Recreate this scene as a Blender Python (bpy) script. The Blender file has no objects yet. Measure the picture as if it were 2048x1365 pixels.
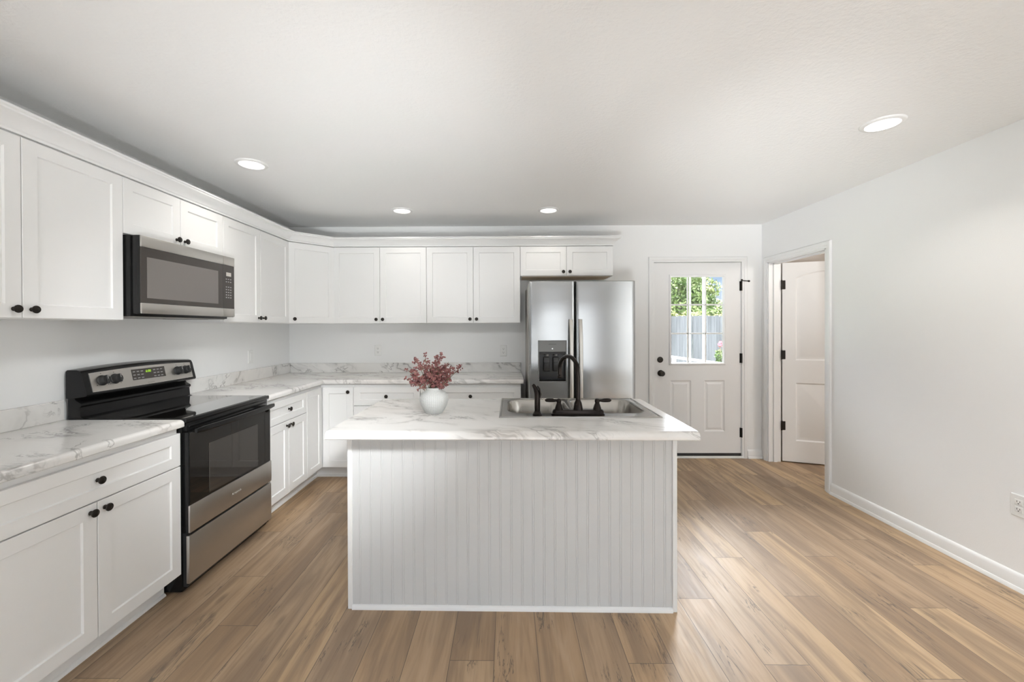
import bpy, bmesh, math, random
from mathutils import Vector, Matrix
PI = math.pi
random.seed(7)
S = bpy.context.scene
COL = S.collection

# ------------------------------------------------------------------ camera
cam_data = bpy.data.cameras.new('camera')
cam = bpy.data.objects.new('camera', cam_data); COL.objects.link(cam)
cam_data.sensor_fit = 'HORIZONTAL'; cam_data.sensor_width = 36.0
cam_data.lens = 830.6934 / 2048 * 36.0
cam_data.shift_x = (1024 - 1005.6767) / 2048
cam_data.shift_y = (658.9961 - 682.5) / 2048
cam_data.clip_start = 0.05; cam_data.clip_end = 200
def cam_matrix():
    y, p, r = -0.0108, -0.0048, -0.0034
    f = Vector((math.sin(y)*math.cos(p), math.cos(y)*math.cos(p), math.sin(p)))
    rt = Vector((math.cos(y), -math.sin(y), 0)); up = rt.cross(f)
    R = math.cos(r)*rt + math.sin(r)*up; U = -math.sin(r)*rt + math.cos(r)*up
    m = Matrix(((R.x, U.x, -f.x), (R.y, U.y, -f.y), (R.z, U.z, -f.z))).to_4x4()
    m.translation = Vector((2.3227, -4.3987, 1.3886))
    return m
cam.matrix_world = cam_matrix()
S.camera = cam

# ------------------------------------------------------------------ exposure, world, sun, daylight
S.view_settings.view_transform = 'Standard'
S.view_settings.look = 'None'
S.view_settings.gamma = 1.0
S.view_settings.use_curve_mapping = False
S.view_settings.exposure = 0.0

W = bpy.data.worlds.new('sky'); S.world = W; W.use_nodes = True
wt = W.node_tree; wt.nodes.clear()
w_out = wt.nodes.new('ShaderNodeOutputWorld'); w_bg = wt.nodes.new('ShaderNodeBackground')
w_tc = wt.nodes.new('ShaderNodeTexCoord'); w_sep = wt.nodes.new('ShaderNodeSeparateXYZ')
w_map = wt.nodes.new('ShaderNodeMapRange'); w_ramp = wt.nodes.new('ShaderNodeValToRGB')
w_map.inputs[1].default_value = 0.02; w_map.inputs[2].default_value = 0.5
w_ramp.color_ramp.elements[0].color = (0.86, 0.93, 1.0, 1)
w_ramp.color_ramp.elements[1].color = (0.95, 0.97, 1.0, 1)
e = w_ramp.color_ramp.elements.new(0.22); e.color = (0.42, 0.64, 0.95, 1)
w_str = wt.nodes.new('ShaderNodeMapRange')
w_str.inputs[1].default_value = 0.15; w_str.inputs[2].default_value = 0.38
w_str.inputs[3].default_value = 0.95; w_str.inputs[4].default_value = 13.0
L = wt.links.new
L(w_tc.outputs['Generated'], w_sep.inputs[0]); L(w_sep.outputs[2], w_map.inputs[0]); L(w_map.outputs[0], w_ramp.inputs[0])
L(w_sep.outputs[2], w_str.inputs[0]); L(w_str.outputs[0], w_bg.inputs[1])
L(w_ramp.outputs[0], w_bg.inputs[0]); L(w_bg.outputs[0], w_out.inputs[0])

def lamp(name, kind, loc, rot, energy, color=(1, 1, 1), size=None, size_y=None):
    d = bpy.data.lights.new(name, kind); d.energy = energy; d.color = color
    if kind == 'AREA':
        d.shape = 'RECTANGLE'; d.size = size; d.size_y = size_y
    o = bpy.data.objects.new(name, d); COL.objects.link(o)
    o.location = loc; o.rotation_euler = rot
    return o
sun = lamp('sun', 'SUN', (-6, 0, 9), (math.radians(28), math.radians(-42), 0), 2.6, (1.0, 0.96, 0.88)); sun.data.angle = 0.02
# daylight outside the rear window behind the camera
lamp('window_daylight', 'AREA', (3.65, -8.75, 1.2), (math.radians(112), 0, math.radians(12)), 25, (0.97, 0.985, 1.0), 1.7, 1.85)
# unseen fill lamps added around and behind the camera, for ceiling, walls and aisle
def aim(o, target): o.rotation_euler = (Vector(target)-o.location).to_track_quat('-Z', 'Y').to_euler()
def fill_lamp(loc, target, energy, size, spread):
    o = lamp('fill_lamp', 'AREA', loc, (0, 0, 0), energy, (0.95, 0.98, 1.0), size, size)
    o.data.spread = math.radians(spread); aim(o, target)
fill_lamp((2.2, -5.7, 0.5), (2.2, -5.2, 2.46), 37, 1.4, 180)
fill_lamp((3.2, -5.6, 1.4), (5.0, -5.0, 1.3), 58, 0.6, 110)
fill_lamp((2.4, -4.65, 0.8), (2.2, -1.3, 2.7), 2.1, 0.25, 50)
fill_lamp((2.4, -4.65, 0.8), (0.8, -1.0, 2.7), 5.6, 0.25, 50)
fill_lamp((2.4, -4.65, 0.8), (4.2, -0.8, 2.7), 2.8, 0.25, 50)
fill_lamp((2.4, -4.65, 0.8), (4.6, -0.5, 2.55), 3.8, 0.25, 35)
fill_lamp((2.9, -4.7, 2.25), (0.75, -1.15, 0.4), 3.4, 0.25, 28)
fill_lamp((1.9, -3.35, 2.38), (1.6, 0.0, 1.1), 1.8, 0.25, 52)
fill_lamp((1.9, -3.4, 2.38), (0.1, -1.5, 0.7), 2.6, 0.25, 45)
fill_lamp((1.0, -4.6, 1.1), (0.8, -2.0, 2.6), 0.35, 0.25, 55)

# second, broad sun added as soft skylight through the glazed door
day = lamp('soft_skylight', 'SUN', (6, 6, 9), (0, 0, 0), 27.0, (0.96, 0.98, 1.0)); day.data.angle = math.radians(50)
day.rotation_euler = Vector((-0.12, -0.75, -0.62)).to_track_quat('-Z', 'Y').to_euler()

# ------------------------------------------------------------------ materials
def srgb(r, g, b):
    f = lambda c: (c/255/12.92) if c/255 <= 0.04045 else ((c/255+0.055)/1.055)**2.4
    return (f(r), f(g), f(b), 1)
class NT:
    def __init__(s, name):
        s.m = bpy.data.materials.new(name); s.m.use_nodes = True
        s.t = s.m.node_tree; s.b = s.t.nodes['Principled BSDF']; s.o = s.t.nodes['Material Output']
    def n(s, typ, **kw):
        q = s.t.nodes.new('ShaderNode' + typ)
        for k, v in kw.items():
            if k.startswith('i_'):
                k = k[2:]; k = int(k) if k.isdigit() else k.replace('_', ' ')
                s.put(q.inputs[k], v)
            else: setattr(q, k, v)
        return q
    def put(s, sock, v):
        if hasattr(v, 'is_output'): s.t.links.new(v, sock)
        else: sock.default_value = v
    def math(s, op, a, b=0.0, c=0.0, clamp=False):
        q = s.t.nodes.new('ShaderNodeMath'); q.operation = op; q.use_clamp = clamp
        s.put(q.inputs[0], a); s.put(q.inputs[1], b); s.put(q.inputs[2], c)
        return q.outputs[0]
    def dot(s, v, d):
        q = s.t.nodes.new('ShaderNodeVectorMath'); q.operation = 'DOT_PRODUCT'
        s.put(q.inputs[0], v); q.inputs[1].default_value = d
        return q.outputs['Value']
    def comb(s, x, y, z):
        q = s.t.nodes.new('ShaderNodeCombineXYZ')
        s.put(q.inputs[0], x); s.put(q.inputs[1], y); s.put(q.inputs[2], z)
        return q.outputs[0]
    def noise(s, vec, scale, detail=3.0, rough=0.5, dist=0.0):
        q = s.t.nodes.new('ShaderNodeTexNoise')
        if vec is not None: s.put(q.inputs['Vector'], vec)
        q.inputs['Scale'].default_value = scale; q.inputs['Detail'].default_value = detail
        q.inputs['Roughness'].default_value = rough; q.inputs['Distortion'].default_value = dist
        return q.outputs['Fac']
    def ss(s, v, a, b, lo=0.0, hi=1.0):
        q = s.t.nodes.new('ShaderNodeMapRange'); q.interpolation_type = 'SMOOTHSTEP'
        s.put(q.inputs[0], v)
        for i, x in enumerate((a, b, lo, hi)): s.put(q.inputs[i+1], x)
        return q.outputs[0]
    def mix(s, fac, a, b, mode='MIX'):
        q = s.t.nodes.new('ShaderNodeMix'); q.data_type = 'RGBA'; q.blend_type = mode
        s.put(q.inputs[0], fac); s.put(q.inputs[6], a); s.put(q.inputs[7], b)
        return q.outputs[2]
    def objc(s): return s.n('TexCoord').outputs['Object']
    def bump(s, h, strength, dist=0.01):
        q = s.t.nodes.new('ShaderNodeBump'); s.put(q.inputs['Height'], h)
        q.inputs['Strength'].default_value = strength; q.inputs['Distance'].default_value = dist
        s.t.links.new(q.outputs[0], s.b.inputs['Normal'])
    def base(s, c): s.put(s.b.inputs['Base Color'], c)
def plain(name, col, rough=0.5, metal=0.0, spec=0.5, coat=0.0, emis=None, estr=0.0, noise=None):
    k = NT(name); k.base(col); k.b.inputs['Roughness'].default_value = rough
    k.b.inputs['Metallic'].default_value = metal; k.b.inputs['Specular IOR Level'].default_value = spec
    k.b.inputs['Coat Weight'].default_value = coat
    if emis:
        k.b.inputs['Emission Color'].default_value = emis; k.b.inputs['Emission Strength'].default_value = estr
    if noise: k.bump(k.noise(k.objc(), noise[0], 3.0), noise[1], noise[2])
    return k.m
M = {}
M['wall'] = plain('wall_paint', (0.86, 0.86, 0.85, 1), 0.6, noise=(220, 0.12, 0.003))
M['ceiling'] = plain('ceiling_paint', (0.88, 0.88, 0.87, 1), 0.75, noise=(60, 0.35, 0.006))
M['beige'] = plain('beige_paint', (0.52, 0.47, 0.42, 1), 0.7, noise=(220, 0.12, 0.003))
M['trim'] = plain('white_trim_enamel', (0.84, 0.84, 0.83, 1), 0.35, noise=(40, 0.03, 0.002))
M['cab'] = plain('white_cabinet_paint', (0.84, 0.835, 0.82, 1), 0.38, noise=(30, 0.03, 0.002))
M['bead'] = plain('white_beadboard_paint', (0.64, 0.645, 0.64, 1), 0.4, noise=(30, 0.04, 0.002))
M['door'] = plain('white_door_paint', (0.83, 0.825, 0.815, 1), 0.4, noise=(50, 0.03, 0.002))
M['bronze'] = plain('oil_rubbed_bronze', (0.018, 0.014, 0.012, 1), 0.22, 0.85, noise=(300, 0.05, 0.001))
M['knob'] = plain('black_knob_metal', (0.03, 0.026, 0.022, 1), 0.33, 0.7, noise=(300, 0.05, 0.001))
M['black'] = plain('black_enamel', (0.009, 0.009, 0.009, 1), 0.20, spec=0.28, noise=(120, 0.02, 0.001))
M['matte_black'] = plain('black_plastic', (0.02, 0.02, 0.02, 1), 0.5, noise=(200, 0.05, 0.001))
M['glass_black'] = plain('black_oven_glass', (0.010, 0.009, 0.008, 1), 0.03, noise=(3, 0.004, 0.002))
M['cooktop_glass'] = plain('black_ceramic_glass', (0.012, 0.011, 0.010, 1), 0.03, spec=1.0, coat=1.0, noise=(3, 0.003, 0.002))
M['oven_window'] = plain('oven_window_glass', (0.035, 0.031, 0.028, 1), 0.04, spec=0.9, noise=(3, 0.004, 0.002))
M['micro_glass'] = plain('dark_brown_glass', (0.035, 0.028, 0.023, 1), 0.06, noise=(3, 0.004, 0.002))
M['micro_window'] = plain('grey_mesh_glass', (0.15, 0.135, 0.125, 1), 0.10, noise=(3, 0.004, 0.002))
M['ink_grey'] = plain('grey_print', (0.30, 0.29, 0.28, 1), 0.4, noise=(200, 0.02, 0.001))
M['ink_black'] = plain('black_print', (0.03, 0.03, 0.03, 1), 0.4, noise=(200, 0.02, 0.001))
M['silver_print'] = plain('silver_print', (0.75, 0.74, 0.72, 1), 0.3, 0.6, noise=(200, 0.02, 0.001))
M['lcd'] = plain('pale_display', (0.50, 0.47, 0.43, 1), 0.25, noise=(200, 0.02, 0.001))
M['clock'] = plain('green_clock_digits', (0.1, 0.2, 0.0, 1), 0.4, emis=(0.45, 0.85, 0.03, 1), estr=1.0)
M['led'] = plain('white_indicator', (0.8, 0.8, 0.8, 1), 0.4, emis=(1, 1, 1, 1), estr=1.2)
M['lens'] = plain('lit_lens', (0.9, 0.9, 0.9, 1), 0.4, emis=(1.0, 0.965, 0.91, 1), estr=3.0)
M['plastic'] = plain('white_plastic', (0.82, 0.82, 0.80, 1), 0.3, noise=(60, 0.02, 0.001))
M['slot'] = plain('dark_slot', (0.05, 0.05, 0.05, 1), 0.6, noise=(60, 0.02, 0.001))
M['panel_grey'] = plain('grey_dispenser_face', (0.20, 0.20, 0.195, 1), 0.4, 0.0, noise=(60, 0.02, 0.001))
M['cavity'] = plain('charcoal_plastic', (0.022, 0.020, 0.018, 1), 0.3, noise=(60, 0.02, 0.001))
M['fridge_side'] = plain('grey_fridge_enamel', (0.33, 0.31, 0.28, 1), 0.4, noise=(200, 0.1, 0.001))
M['raw_wood'] = plain('unfinished_plywood', (0.74, 0.60, 0.43, 1), 0.6, noise=(60, 0.1, 0.002))
M['leaf'] = None

def steel(name, col, rough, axis, wave=0.0):
    k = NT(name); c = k.objc()
    sc = {'x': (2, 260, 260), 'y': (260, 2, 260), 'z': (260, 260, 2)}[axis]
    mp = k.n('Mapping'); k.put(mp.inputs['Vector'], c); mp.inputs['Scale'].default_value = sc
    nz = k.noise(mp.outputs[0], 1.0, 2.0)
    k.base(k.mix(nz, tuple(v*0.975 for v in col[:3]) + (1,), col))
    k.b.inputs['Metallic'].default_value = 1.0
    k.put(k.b.inputs['Roughness'], k.ss(nz, 0.3, 0.7, rough*0.96, rough*1.04))
    mw_ = k.n('Mapping'); k.put(mw_.inputs['Vector'], c); mw_.inputs['Scale'].default_value = (0.9, 1.0, 3.2)
    big = k.noise(mw_.outputs[0], 1.0, 1.0)
    k.bump(k.math('ADD', k.math('MULTIPLY', nz, 0.0), k.math('MULTIPLY', big, wave)), 0.5, 0.012)
    return k.m
M['steel'] = steel('brushed_stainless', (0.56, 0.54, 0.51, 1), 0.38, 'x')
M['fridge_steel'] = steel('fridge_stainless', (0.37, 0.375, 0.375, 1), 0.20, 'x', 1.0)
M['sink_steel'] = steel('sink_stainless', (0.40, 0.385, 0.36, 1), 0.22, 'x')

def glass_pane():
    k = NT('window_glass'); t = k.t; t.nodes.remove(k.b)
    tr = k.n('BsdfTransparent'); gl = k.n('BsdfGlossy'); gl.inputs['Roughness'].default_value = 0.0
    lw = k.n('Fresnel'); lw.inputs[0].default_value = 1.45
    mx = k.n('MixShader'); k.put(mx.inputs[0], lw.outputs[0]); k.put(mx.inputs[1], tr.outputs[0]); k.put(mx.inputs[2], gl.outputs[0])
    t.links.new(mx.outputs[0], k.o.inputs[0]); return k.m
M['pane'] = glass_pane()

def marble(name, shift=(0, 0, 0), gain=1.0):
    k = NT(name); pm = k.n('Mapping'); k.put(pm.inputs['Vector'], k.objc()); pm.inputs['Location'].default_value = shift; p = pm.outputs[0]
    v = Vector((0.78, -0.42, -0.46)).normalized(); u = v.cross(Vector((0, 0, 1))).normalized(); w = v.cross(u)
    warp = k.noise(p, 1.7, 4.0, 0.55)
    wv = k.math('MULTIPLY', k.math('SUBTRACT', warp, 0.5), 0.30)
    a = k.dot(p, v); b = k.math('ADD', k.dot(p, u), wv); c = k.math('ADD', k.dot(p, w), wv)
    q1 = k.comb(k.math('MULTIPLY', a, 0.55), k.math('MULTIPLY', b, 4.2), k.math('MULTIPLY', c, 4.2))
    q2 = k.comb(k.math('MULTIPLY', a, 2.4), k.math('MULTIPLY', b, 15.0), k.math('MULTIPLY', c, 15.0))
    n1 = k.noise(q1, 1.0, 5.0, 0.55, 0.3); n2 = k.noise(q2, 1.0, 4.0, 0.6, 0.4)
    m1 = k.noise(p, 2.3, 2.0); m2 = k.noise(p, 3.1, 2.0)
    r1 = k.ss(k.math('ABSOLUTE', k.math('SUBTRACT', n1, 0.53)), 0.0, 0.024, 1.0, 0.0)
    soft = k.ss(k.math('ABSOLUTE', k.math('SUBTRACT', n1, 0.53)), 0.0, 0.13, 1.0, 0.0)
    r2 = k.ss(k.math('ABSOLUTE', k.math('SUBTRACT', n2, 0.56)), 0.0, 0.035, 1.0, 0.0)
    v1 = k.math('MULTIPLY', r1, k.ss(m1, 0.40, 0.58))
    v2 = k.math('MULTIPLY', k.math('MULTIPLY', r2, k.ss(m2, 0.48, 0.60)), k.ss(soft, 0.05, 0.7, 0.15, 1.0))
    col = k.mix(k.math('MULTIPLY', k.math('MULTIPLY', soft, k.ss(m1, 0.38, 0.60)), 0.5*gain), (0.79, 0.775, 0.75, 1), (0.56, 0.55, 0.53, 1))
    col = k.mix(k.math('MULTIPLY', v1, 0.62*gain), col, (0.30, 0.29, 0.28, 1))
    col = k.mix(k.math('MULTIPLY', v2, 0.6*gain), col, (0.22, 0.205, 0.20, 1))
    tint = k.noise(p, 1.1, 2.0)
    col = k.mix(k.ss(tint, 0.45, 0.7, 0.0, 0.35), col, (0.77, 0.70, 0.63, 1))
    k.base(col); k.b.inputs['Roughness'].default_value = 0.17
    k.bump(k.noise(p, 160, 2.0), 0.03, 0.001)
    return k.m
M['marble'] = marble('marble_laminate')
M['marble_splash'] = marble('marble_laminate_strips', (2.35, 1.1, 0.62), 1.35)

def planks():
    k = NT('oak_planks'); p = k.objc(); sp = k.n('SeparateXYZ'); k.put(sp.inputs[0], p)
    x, y = sp.outputs[0], sp.outputs[1]
    WD, LN = 0.1848, 1.18
    rx = k.math('DIVIDE', k.math('SUBTRACT', x, 2.078), WD); row = k.math('FLOOR', rx); fx = k.math('SUBTRACT', rx, row)
    wn = k.n('TexWhiteNoise', noise_dimensions='1D'); k.put(wn.inputs['W'], k.math('ADD', row, 17.3))
    joints = {-8: -1.595, -7: -0.92, -6: -1.302, -5: -1.65, -4: -1.82, -3: -2.1, -2: -1.75, -1: -2.1, 0: -2.677, 1: -2.0, 2: -1.7, 3: -1.95, 4: -2.687, 5: -1.9,
              6: -2.276, 7: -2.691, 8: -1.897, 9: -1.073, 10: -1.577, 11: -0.70, 12: -2.341, 13: -1.682, 14: -1.97, 15: -1.172}
    known = 0.0; offs = 0.0      # where the board ends lie in each row of boards
    for r, yj in joints.items():
        q = k.math('COMPARE', row, float(r), 0.5); known = k.math('ADD', q, known); offs = k.math('MULTIPLY_ADD', q, (-yj/LN) % 1.0, offs)
    offs = k.math('ADD', offs, k.math('MULTIPLY', k.math('SUBTRACT', 1.0, known), wn.outputs['Value']))
    ry = k.math('ADD', k.math('DIVIDE', y, LN), offs); idx = k.math('FLOOR', ry); fy = k.math('SUBTRACT', ry, idx)
    wn2 = k.n('TexWhiteNoise', noise_dimensions='2D'); k.put(wn2.inputs['Vector'], k.comb(row, idx, 0.0))
    rnd = wn2.outputs['Value']; rs = k.n('SeparateColor'); k.put(rs.inputs[0], wn2.outputs['Color'])
    dx = k.math('MULTIPLY', k.math('MINIMUM', fx, k.math('SUBTRACT', 1.0, fx)), WD)
    dy = k.math('MULTIPLY', k.math('MINIMUM', fy, k.math('SUBTRACT', 1.0, fy)), LN)
    d = k.math('MINIMUM', dx, dy); seam = k.ss(d, 0.0006, 0.0022, 1.0, 0.0)
    off = k.math('MULTIPLY', rnd, 37.0); off2 = k.math('MULTIPLY', rs.outputs[1], 19.0)
    g = lambda sx, sy, o: k.comb(k.math('ADD', k.math('MULTIPLY', x, sx), off), k.math('ADD', k.math('MULTIPLY', y, sy), off2), o)
    g1 = k.noise(g(11.0, 1.0, 0.0), 1.0, 4.0, 0.55, 0.7)
    g2 = k.noise(g(70.0, 3.2, 3.0), 1.0, 3.0, 0.6, 0.2)
    g3 = k.noise(g(15.0, 1.5, 7.0), 1.0, 5.0, 0.65, 1.2)
    g4 = k.noise(g(5.0, 3.0, 11.0), 1.0, 2.0)
    cr = k.n('ValToRGB'); k.put(cr.inputs[0], rnd); e = cr.color_ramp.elements
    e[0].color = (0.31, 0.20, 0.112, 1); e[1].color = (0.54, 0.375, 0.215, 1)
    for pos, c in ((0.3, (0.43, 0.285, 0.160, 1)), (0.55, (0.36, 0.250, 0.158, 1)), (0.8, (0.49, 0.330, 0.182, 1))):
        q = e.new(pos); q.color = c
    col = cr.outputs[0]
    col = k.mix(k.ss(g1, 0.42, 0.64, 0.0, 0.66), col, (0.200, 0.130, 0.080, 1))
    col = k.mix(k.ss(g1, 0.28, 0.46, 0.35, 0.0), col, (0.54, 0.395, 0.265, 1))
    col = k.mix(k.ss(g2, 0.45, 0.72, 0.0, 0.35), col, (0.22, 0.14, 0.088, 1))
    crack = k.math('MULTIPLY', k.ss(k.math('ABSOLUTE', k.math('SUBTRACT', g3, 0.5)), 0.0, 0.024, 1.0, 0.0), k.ss(g4, 0.53, 0.63))
    col = k.mix(k.math('MULTIPLY', crack, 0.8), col, (0.085, 0.06, 0.042, 1))
    vor = k.n('TexVoronoi'); k.put(vor.inputs['Vector'], g(6.0, 2.2, 0.0)); vor.inputs['Scale'].default_value = 1.0
    knot = k.math('MULTIPLY', k.ss(vor.outputs['Distance'], 0.02, 0.14, 1.0, 0.0), k.ss(rs.outputs[2], 0.40, 0.45))
    col = k.mix(k.math('MULTIPLY', knot, 0.55), col, (0.13, 0.085, 0.055, 1))
    col = k.mix(k.math('MULTIPLY', seam, 0.8), col, (0.075, 0.05, 0.035, 1))
    k.base(col)
    k.put(k.b.inputs['Roughness'], k.ss(g2, 0.3, 0.7, 0.46, 0.58))
    k.b.inputs['Specular IOR Level'].default_value = 0.85
    h = k.math('SUBTRACT', k.math('MULTIPLY', g2, 0.15), k.math('MULTIPLY', seam, 1.0))
    k.bump(h, 0.25, 0.002)
    return k.m
M['floor'] = planks()

def vase_mat():
    k = NT('woven_white_ceramic'); p = k.objc(); sp = k.n('SeparateXYZ'); k.put(sp.inputs[0], p)
    ang = k.math('ARCTAN2', sp.outputs[1], sp.outputs[0])
    h1 = k.math('SINE', k.math('MULTIPLY', ang, 44.0)); h2 = k.math('SINE', k.math('MULTIPLY', sp.outputs[2], 900.0))
    k.base((0.60, 0.605, 0.59, 1)); k.b.inputs['Roughness'].default_value = 0.45
    k.bump(k.math('ADD', k.math('MAXIMUM', h1, h2), k.noise(p, 90, 2.0)), 0.7, 0.0018)
    return k.m
M['vase'] = vase_mat()
def varied(name, c1, c2, scale, rough=0.6):
    k = NT(name); p = k.objc(); k.base(k.mix(k.ss(k.noise(p, scale, 2.0), 0.35, 0.65), c1, c2)); k.b.inputs['Roughness'].default_value = rough
    return k.m
M['berry'] = varied('dusty_rose_buds', (0.135, 0.042, 0.042, 1), (0.27, 0.105, 0.095, 1), 60)
M['stem'] = varied('brown_green_stem', (0.12, 0.09, 0.05, 1), (0.18, 0.15, 0.08, 1), 60)
M['leaf_a'] = varied('mid_green_leaves', (0.050, 0.094, 0.021, 1), (0.133, 0.181, 0.052, 1), 1.6)
M['leaf_b'] = varied('pale_green_leaves', (0.088, 0.132, 0.040, 1), (0.202, 0.233, 0.088, 1), 1.6)
M['leaf_c'] = varied('yellow_green_leaves', (0.141, 0.164, 0.034, 1), (0.236, 0.236, 0.079, 1), 3.0)
M['leaf_d'] = varied('dark_green_leaves', (0.013, 0.037, 0.013, 1), (0.033, 0.073, 0.026, 1), 2.0)
M['petal'] = varied('pink_petals', (0.434, 0.091, 0.140, 1), (0.525, 0.182, 0.210, 1), 40)
M['bark'] = varied('bark', (0.10, 0.08, 0.06, 1), (0.16, 0.13, 0.10, 1), 20)
M['grass'] = varied('lawn', (0.07, 0.12, 0.03, 1), (0.12, 0.18, 0.05, 1), 8)
M['concrete'] = plain('pale_concrete', (0.25, 0.245, 0.235, 1), 0.8, noise=(30, 0.2, 0.003))
M['deck_white'] = plain('white_rail_paint', (0.30, 0.31, 0.32, 1), 0.5, noise=(40, 0.03, 0.002))
def fence_mat():
    k = NT('weathered_grey_boards'); p = k.objc(); mp = k.n('Mapping'); k.put(mp.inputs['Vector'], p); mp.inputs['Scale'].default_value = (7.0, 7.0, 0.5)
    mp2 = k.n('Mapping'); k.put(mp2.inputs['Vector'], p); mp2.inputs['Scale'].default_value = (45, 45, 1.2)
    c = k.mix(k.ss(k.noise(mp.outputs[0], 1.0, 2.0), 0.3, 0.7), (0.068, 0.071, 0.081, 1), (0.115, 0.118, 0.134, 1))
    c = k.mix(k.ss(k.noise(mp2.outputs[0], 1.0, 4.0), 0.5, 0.75, 0.0, 0.5), c, (0.035, 0.037, 0.045, 1))
    k.base(c); k.b.inputs['Roughness'].default_value = 0.8; return k.m
M['fence'] = fence_mat()

# ------------------------------------------------------------------ mesh building
class MB:
    def __init__(s): s.bm = bmesh.new()
    def join(s, b, mat=None):
        if mat is not None: bmesh.ops.transform(b, matrix=mat, verts=b.verts)
        me = bpy.data.meshes.new('tmp'); b.to_mesh(me); b.free(); s.bm.from_mesh(me); bpy.data.meshes.remove(me); return s
    def box(s, x0, x1, y0, y1, z0, z1, bev=0.0, seg=2, mat=None):
        b = bmesh.new(); bmesh.ops.create_cube(b, size=1.0)
        for v in b.verts:
            v.co = Vector(((x0+x1)/2 + v.co.x*(x1-x0), (y0+y1)/2 + v.co.y*(y1-y0), (z0+z1)/2 + v.co.z*(z1-z0)))
        if bev > 0: bmesh.ops.bevel(b, geom=b.edges[:], offset=bev, segments=seg, profile=0.5, affect='EDGES')
        return s.join(b, mat)
    def loft(s, loops, cap0=True, cap1=True, closed=True, mat=None):
        b = bmesh.new(); rows = [[b.verts.new(p) for p in lp] for lp in loops]; n = len(rows[0])
        for r0, r1 in zip(rows, rows[1:]):
            for i in range(n if closed else n-1):
                j = (i+1) % n
                try: b.faces.new((r0[i], r0[j], r1[j], r1[i]))
                except ValueError: pass
        if cap0: b.faces.new(list(reversed(rows[0])))
        if cap1: b.faces.new(rows[-1])
        bmesh.ops.remove_doubles(b, verts=b.verts, dist=1e-6)
        bmesh.ops.recalc_face_normals(b, faces=b.faces)
        return s.join(b, mat)
    def lathe(s, prof, n=32, mat=None, cap0=True, cap1=True):
        return s.loft([[(r*math.cos(2*PI*i/n), r*math.sin(2*PI*i/n), z) for i in range(n)] for r, z in prof], cap0, cap1, True, mat)
    def prism(s, poly, a, b, axis='x', mat=None):
        f = {'x': lambda p, t: (t, p[0], p[1]), 'y': lambda p, t: (p[0], t, p[1]), 'z': lambda p, t: (p[0], p[1], t)}[axis]
        return s.loft([[f(p, a) for p in poly], [f(p, b) for p in poly]], mat=mat)
    def tube(s, pts, rad, n=12, mat=None):
        pts = [Vector(p) for p in pts]; m = len(pts)
        rad = rad if isinstance(rad, (list, tuple)) else [rad]*m
        t = [(pts[min(i+1, m-1)] - pts[max(i-1, 0)]).normalized() for i in range(m)]
        ref = Vector((0, 0, 1)) if abs(t[0].z) < 0.9 else Vector((1, 0, 0))
        u = t[0].cross(ref).normalized(); loops = []
        for i in range(m):
            u = (u - t[i]*u.dot(t[i])).normalized(); v = t[i].cross(u)
            loops.append([tuple(pts[i] + rad[i]*(math.cos(2*PI*k/n)*u + math.sin(2*PI*k/n)*v)) for k in range(n)])
        return s.loft(loops, mat=mat)
    def quad(s, a, b, c, d):
        vs = [s.bm.verts.new(p) for p in (a, b, c, d)]; s.bm.faces.new(vs); return s
    def rects(s, seq, mat=None, cap0=True, cap1=True):
        """nested rectangles facing -y: (x0, x1, z0, z1, y)"""
        return s.loft([[(x0, y, z0), (x1, y, z0), (x1, y, z1), (x0, y, z1)] for x0, x1, z0, z1, y in seq], cap0, cap1, True, mat)
    def obj(s, name, mat, parent=None, smooth=35, loc=None):
        me = bpy.data.meshes.new(name); s.bm.to_mesh(me); s.bm.free(); s.bm = None
        me.materials.append(M[mat] if isinstance(mat, str) else mat)
        if smooth:
            for p in me.polygons: p.use_smooth = True
            me.set_sharp_from_angle(angle=math.radians(smooth))
        return link(name, me, parent, loc)
def link(name, me, parent=None, loc=None, rot=None):
    o = bpy.data.objects.new(name, me); COL.objects.link(o)
    if parent: o.parent = parent
    if loc: o.location = loc
    if rot: o.rotation_euler = rot
    return o
def tag(o, label, cat, group=None, kind=None):
    o['label'] = label; o['category'] = cat
    if group: o['group'] = group
    if kind: o['kind'] = kind
    return o
def thing(name, label, cat, loc=(0, 0, 0), rz=0.0, group=None):
    o = bpy.data.objects.new(name, None); COL.objects.link(o); o.empty_display_size = 0.1
    o.location = loc; o.rotation_euler = (0, 0, rz)
    return tag(o, label, cat, group)
def struct(o): o['kind'] = 'structure'; return o
def T(x, y, z): return Matrix.Translation((x, y, z))
def RX(a): return Matrix.Rotation(a, 4, 'X')
def RY(a): return Matrix.Rotation(a, 4, 'Y')
def RZ(a): return Matrix.Rotation(a, 4, 'Z')
def text_mesh(body, size, extrude=0.0003):
    c = bpy.data.curves.new('t', 'FONT'); c.body = body; c.size = size; c.extrude = extrude; c.align_x = 'CENTER'; c.align_y = 'CENTER'; c.resolution_u = 3
    o = bpy.data.objects.new('t', c); COL.objects.link(o)
    me = bpy.data.meshes.new_from_object(o.evaluated_get(bpy.context.evaluated_depsgraph_get()))
    bpy.data.objects.remove(o); bpy.data.curves.remove(c); return me
def text(name, body, size, mat, parent, loc, rot=(PI/2, 0, 0), sx=1.0):
    me = text_mesh(body, size); me.name = name; me.materials.clear(); me.materials.append(M[mat])
    o = link(name, me, parent, loc, rot); o.scale = (sx, 1, 1); return o

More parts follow.
